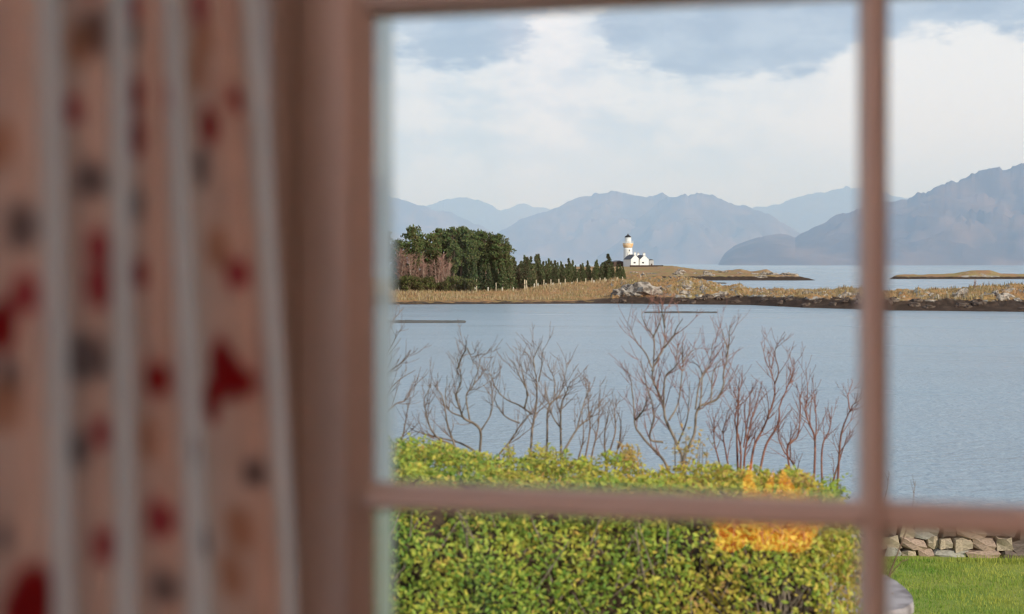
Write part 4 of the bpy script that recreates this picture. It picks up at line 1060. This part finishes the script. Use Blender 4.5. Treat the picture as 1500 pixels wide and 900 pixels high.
for px in (569, 584, 601, 616, 632, 649.5, 666, 682.5, 696, 715, 735.7, 752, 782.7, 788, 799.7, 810, 821, 837.7, 870, 888, 898): post(px, 421 if px < 780 else 415.5 - (px - 780) * .03, .26, False)
post(698.2, 409.5, .30, True, 'thick tall post standing alone below the tall pines')
post(768.6, 410, .30, True, 'left one of the two thick posts standing together'); post(771.2, 411, .30, True, 'right one of the two thick posts standing together')

# ---- boulders on the shores
M_ROCK = mat('pale_rock', (0.40, 0.34, 0.28), .9, (.9, (0.13, 0.105, 0.085), .44, .58), bump=.6, bump_scale=1.2)
M_ROCKD = mat('weed_rock', (0.07, 0.05, 0.04), .9, (1.2, (0.16, 0.12, 0.09), .45, .65))
def boulder(px, d, rx, ry, rz, label, group, m, seed, elev):
    z = float(elev(np.array([px]), np.array([d]))[0]); v, f = rocky(rx, ry, rz, seed, 12, 7, .5)
    a = seed * 1.3; c, s = math.cos(a), math.sin(a); v2 = v.copy(); v2 = v[:, :1] * R + v[:, 1:2] * F; v2[:, 2] = v[:, 2]
    tag(mk('boulder', v2 + ground(px, d, z - .25), f, m), label, 'rock', group)
fd = lambda px, t: float(near_params(px)[0] + t)
boulder(940, fd(940, 10), 4.2, 3, 2.5, 'largest pale boulder on the near shore below the lighthouse', None, M_ROCK, 5, near_elev)
boulder(912, fd(912, 9), 3.0, 2.6, 1.6, 'pale boulder just left of the largest boulder', None, M_ROCK, 6, near_elev)
boulder(926, fd(926, 15), 2.6, 3, 1.8, 'small pale boulder between two larger boulders', None, M_ROCK, 9, near_elev)
boulder(1122, 905, 7.5, 6, 3.4, 'rounded rock knoll near the end of the lighthouse spit', None, M_ROCK, 7, spit_elev)
boulder(1158, 890, 5.0, 5, 3.6, 'last pointed rock at the tip of the lighthouse spit', None, M_ROCK, 8, spit_elev)
rb = random.Random(77)
for i in range(34):
    px = rb.uniform(955, 1560); t = rb.uniform(8, 22)
    boulder(px, fd(px, t), rb.uniform(.7, 2.0), rb.uniform(.7, 1.5), rb.uniform(.5, 1.2), 'small pale rock scattered along the near headland shore', 'pale rocks on the headland', M_ROCK, 400 + i, near_elev)
for i in range(40):
    px = rb.uniform(900, 1560); t = rb.uniform(1.5, 6)
    boulder(px, fd(px, t), rb.uniform(.6, 1.6), rb.uniform(.6, 1.2), rb.uniform(.4, .9), 'small dark weed-covered rock at the tide line', 'weed rocks at the tide line', M_ROCKD, 500 + i, near_elev)
for i in range(26):
    px = rb.uniform(925, 1180); t = rb.uniform(8, 50) * (1 if px < 1100 else .35)
    boulder(px, 772 + t, rb.uniform(1.0, 3.2), rb.uniform(1, 2.4), rb.uniform(.7, 1.8), 'pale rock scattered on the lighthouse spit', 'pale rocks on the spit', M_ROCK, 600 + i, spit_elev)

# ---- reedy grass on the headland
def reeds():
    rng = np.random.default_rng(31); n = 26000
    px = np.where(rng.random(n) < .5, rng.uniform(540, 930, n), rng.uniform(900, 1600, n))
    df, tc, tb, hc, bd = near_params(px); t = rng.uniform(.12, 1.25, n) * tc + 3
    d = df + t; z = near_elev(px, d); ok = z > np.where(px > 900, 2.0, .5); px, d, z = px[ok], d[ok], z[ok]; n = len(px)
    C = ((px - 750) / FPX * d)[:, None] * R + d[:, None] * F; C[:, 2] = z - .05
    a = rng.uniform(0, 6.28, n); dr = np.stack([np.cos(a), np.sin(a), 0 * a], 1); w = rng.uniform(.05, .13, n)[:, None]
    dens = fbm(C[:, 0] / 6, C[:, 1] / 6, 3, 12); tip = C + rng.normal(0, .1, (n, 3)); tip[:, 2] = C[:, 2] + rng.uniform(.25, .8, n) * np.clip(1 + dens, .3, 1.6)
    V = np.stack([C - dr * w, C + dr * w, tip], 1).reshape(-1, 3)
    pal = np.array([(.44, .26, .14), (.38, .26, .13), (.31, .25, .11), (.48, .38, .24), (.25, .15, .09)]); k = np.clip((dens * 2.2 + 2 + rng.normal(0, 1, n)).astype(int), 0, 4)
    tag(mk('shore_grass', V, np.arange(n * 3).reshape(-1, 3), colmat('dry_grass', .9, .15), tint=np.repeat(pal[k] * rng.uniform(.8, 1.15, n)[:, None], 3, 0)), 'dry orange-brown grass covering the low headland', 'grass', kind='stuff')
reeds()

# ---- lighthouse and keepers' cottages
M_WHITE = mat('limewash', (0.84, 0.82, 0.78), .8, (.6, (0.80, 0.78, 0.73), .4, .6))
M_OCHRE = mat('ochre_paint', (0.72, 0.40, 0.16), .8, (1.2, (0.80, .62, .42), .40, .60))
M_BLACK = mat('black_paint', (0.02, 0.02, 0.022), .5); M_SLATE = mat('slate', (0.085, 0.09, 0.10), .7, (1.5, (.13, .135, .15), .4, .6)); M_DARKGL = mat('dark_glass', (0.02, 0.025, 0.03), .15, spec=.6)
M_BUFF = mat('chimney_buff', (0.66, 0.54, 0.36), .8); M_GREY = mat('grey_harl', (0.42, 0.42, 0.42), .9); M_BROWN = mat('brown_boarding', (0.075, 0.05, 0.04), .9)
DL = 930.0; k_ = DL / FPX
def lz(y): return EYE + (HZ - y) * k_
zb = float(spit_elev(np.array([925.]), np.array([DL]))[0])
def lighthouse():
    c = ground(919.9, DL + 6, 0); c[2] = 0; zb_ = float(spit_elev(np.array([919.9]), np.array([DL + 6]))[0]) - .3
    root = empty('lighthouse', (c[0], c[1], zb_)); tag(root, 'white round lighthouse tower with black cap and ochre gallery band', 'lighthouse')
    b = MB(); b.lathe(c, [(3.25, zb_), (3.05, zb_ + 3), (2.85, lz(366)), (2.85, lz(363))], 32); b.build('tower', M_WHITE, root, True)
    b = MB(); b.lathe(c, [(2.86, lz(363)), (3.0, lz(361.5)), (3.45, lz(359.5)), (3.45, lz(356.5))], 32); b.build('corbel_band', M_OCHRE, root, True)
    b = MB(); b.lathe(c, [(3.6, lz(356.5)), (3.6, lz(355.8)), (2.0, lz(355.7))], 32); gal = b.build('gallery', M_WHITE, root)
    b = MB()
    for i in range(20):
        a = i * math.pi / 10; x, y = c[0] + 3.45 * math.cos(a), c[1] + 3.45 * math.sin(a); b.tube([(x, y, lz(355.8)), (x, y, lz(353.4))], .045, 4)
    for zq in (lz(353.4), lz(354.5)):
        a = np.linspace(0, 2 * math.pi, 33); b.tube([(c[0] + 3.45 * math.cos(q), c[1] + 3.45 * math.sin(q), zq) for q in a], .05, 4, False)
    b.build('railing', M_WHITE, gal)
    b = MB(); b.lathe(c, [(2.05, lz(355.8)), (2.05, lz(347.6))], 24); lan = b.build('lantern', M_WHITE, root, True)
    for i in range(12):
        a = i * math.pi / 6 + .1; b = MB(); ux = np.array([-math.sin(a), math.cos(a), 0]); uy = np.array([math.cos(a), math.sin(a), 0]); b.obox(c + uy * 2.04, ux, uy, .40, .05, lz(350.8), lz(348.2))
        b.build('lantern_pane', mat('lantern_glass', (.72, .74, .72), .1, spec=.6) if i == 0 else bpy.data.materials['lantern_glass'], lan)
    b = MB(); b.lathe(c, [(2.25, lz(347.6)), (2.2, lz(347.0)), (1.5, lz(345.4)), (.5, lz(344.2)), (.38, lz(343.6)), (.38, lz(343.0)), (.06, lz(342.6)), (.05, lz(341.6))], 24); b.build('cap', M_BLACK, root, True)
    for zq in (lz(367), lz(376)):
        a = math.radians(-75) + YAW; ux = np.array([-math.sin(a), math.cos(a), 0]); uy = np.array([math.cos(a), math.sin(a), 0]); b = MB(); b.obox(c + uy * 2.88, ux, uy, .33, .08, zq - .6, zq + .6); b.build('window', M_DARKGL, root)
lighthouse()
AG = math.radians(25)
gx = R * math.cos(AG) + F * math.sin(AG); gy = -R * math.sin(AG) + F * math.cos(AG)
def cottage(px, d, width, length, eave_y, apex_y, label, chim, winu):
    """gable end facing the bay; near left corner at column px"""
    p = ground(px, d, 0); zb_ = zb - .4; base = p + gx * width / 2 + gy * length / 2
    root = empty('cottage', (base[0], base[1], zb_)); tag(root, label, 'house', 'lighthouse keepers cottages')
    ze, za = lz(eave_y), lz(apex_y)
    def P(u, v, z): q = p + gx * u + gy * v; return (q[0], q[1], z)
    V = [P(0, 0, zb_), P(width, 0, zb_), P(width, length, zb_), P(0, length, zb_), P(0, 0, ze), P(width, 0, ze), P(width, length, ze), P(0, length, ze), P(width / 2, 0, za), P(width / 2, length, za)]
    mk('wall', V, [(0, 1, 5, 8, 4), (1, 2, 6, 5), (2, 3, 7, 9, 6), (3, 0, 4, 7)], M_WHITE, root)
    for sd in (0, 1):
        e = -.25 if sd == 0 else width + .25; sl = (za - ze) / (width / 2) * .25; t = .18
        q = [P(e, .05, ze - sl + .05), P(width / 2, .05, za + .05), P(width / 2, length + .1, za + .05), P(e, length + .1, ze - sl + .05)]
        V = q + [(a, b_, z + t) for a, b_, z in q]; mk('roof', V, [(0, 3, 2, 1), (4, 5, 6, 7), (0, 1, 5, 4), (1, 2, 6, 5), (2, 3, 7, 6), (3, 0, 4, 7)], M_SLATE, root)
    for v_ in chim:
        b = MB(); cc = np.array(P(width / 2, v_, 0)); b.obox(cc, gx, gy, .75, .42, za - .5, za + 1.1); b.obox(cc, gx, gy, .85, .52, za + 1.1, za + 1.25); ch = b.build('chimney', M_WHITE, root)
        for s in (-.42, .42):
            b = MB(); b.lathe(cc + gx * s, [(.17, za + 1.25), (.13, za + 2.0)], 8); b.build('chimney_pot', M_BUFF, ch, True)
    for u_ in winu:
        b = MB(); b.obox(np.array(P(u_, 0, 0)), gx, gy, .85, .06, lz(386.4), lz(383.6)); w = b.build('window_frame', M_WHITE, root)
        b = MB(); b.obox(np.array(P(u_, -.07, 0)), gx, gy, .70, .03, lz(386.1), lz(383.9)); b.build('pane', M_DARKGL, w)
cottage(924.3, DL - 14, 6.3, 9.0, 380.0, 373.6, 'left one of two white gabled cottages beside the lighthouse', (.6, 8.3), (2.6,))
cottage(937.4, DL - 12.5, 6.7, 9.0, 380.4, 374.4, 'right one of two white gabled cottages beside the lighthouse', (.6, 8.3), (2.2,))
# small lean-to outhouse, dark shed and white hut
def hut(px, d, w, l, h, roof_h, wallm, label, name):
    p = ground(px, d, 0); zb_ = zb - .6; root = empty(name, (*p[:2], zb_)); tag(root, label, 'hut')
    b = MB(); b.obox(p + gy * l / 2, gx, gy, w / 2, l / 2, zb_, zb_ + h + .6); b.build('wall', wallm, root)
    z0 = zb_ + h + .6; q = [p + gx * s * (w / 2 + .2) + gy * v for s, v in ((-1, -.2), (1, -.2), (1, l + .2), (-1, l + .2))]
    V = [(a[0], a[1], z0) for a in q] + [(*(p + gy * v)[:2], z0 + roof_h) for v in (-.2, l + .2)]
    mk('roof', V, [(0, 3, 2, 1), (0, 1, 4), (1, 2, 5, 4), (2, 3, 5), (3, 0, 4, 5)], M_SLATE, root)
    b = MB(); b.obox(p - gy * .03, gx, gy, .45, .05, zb_ + .5, zb_ + 2.5); b.build('door', M_BROWN, root)
hut(954.5, DL - 8, 3.2, 4, 4.2, .7, M_GREY, 'small grey outhouse at the right of the cottages', 'outhouse')
hut(907, DL + 10, 8.0, 5, 3.0, 1.0, M_BROWN, 'low dark brown shed left of the lighthouse', 'shed')
b = MB(); q0 = ground(926, DL - 44, 0); z = float(spit_elev(np.array([945.]), np.array([DL - 44]))[0]); b.obox(ground(947, DL - 44, 0), R, F, 10.5, .5, z - 1.0, z + 1.0, .1); tag(b.build('field_wall', M_BROWN), 'long dark field wall below the lighthouse cottages', 'wall')
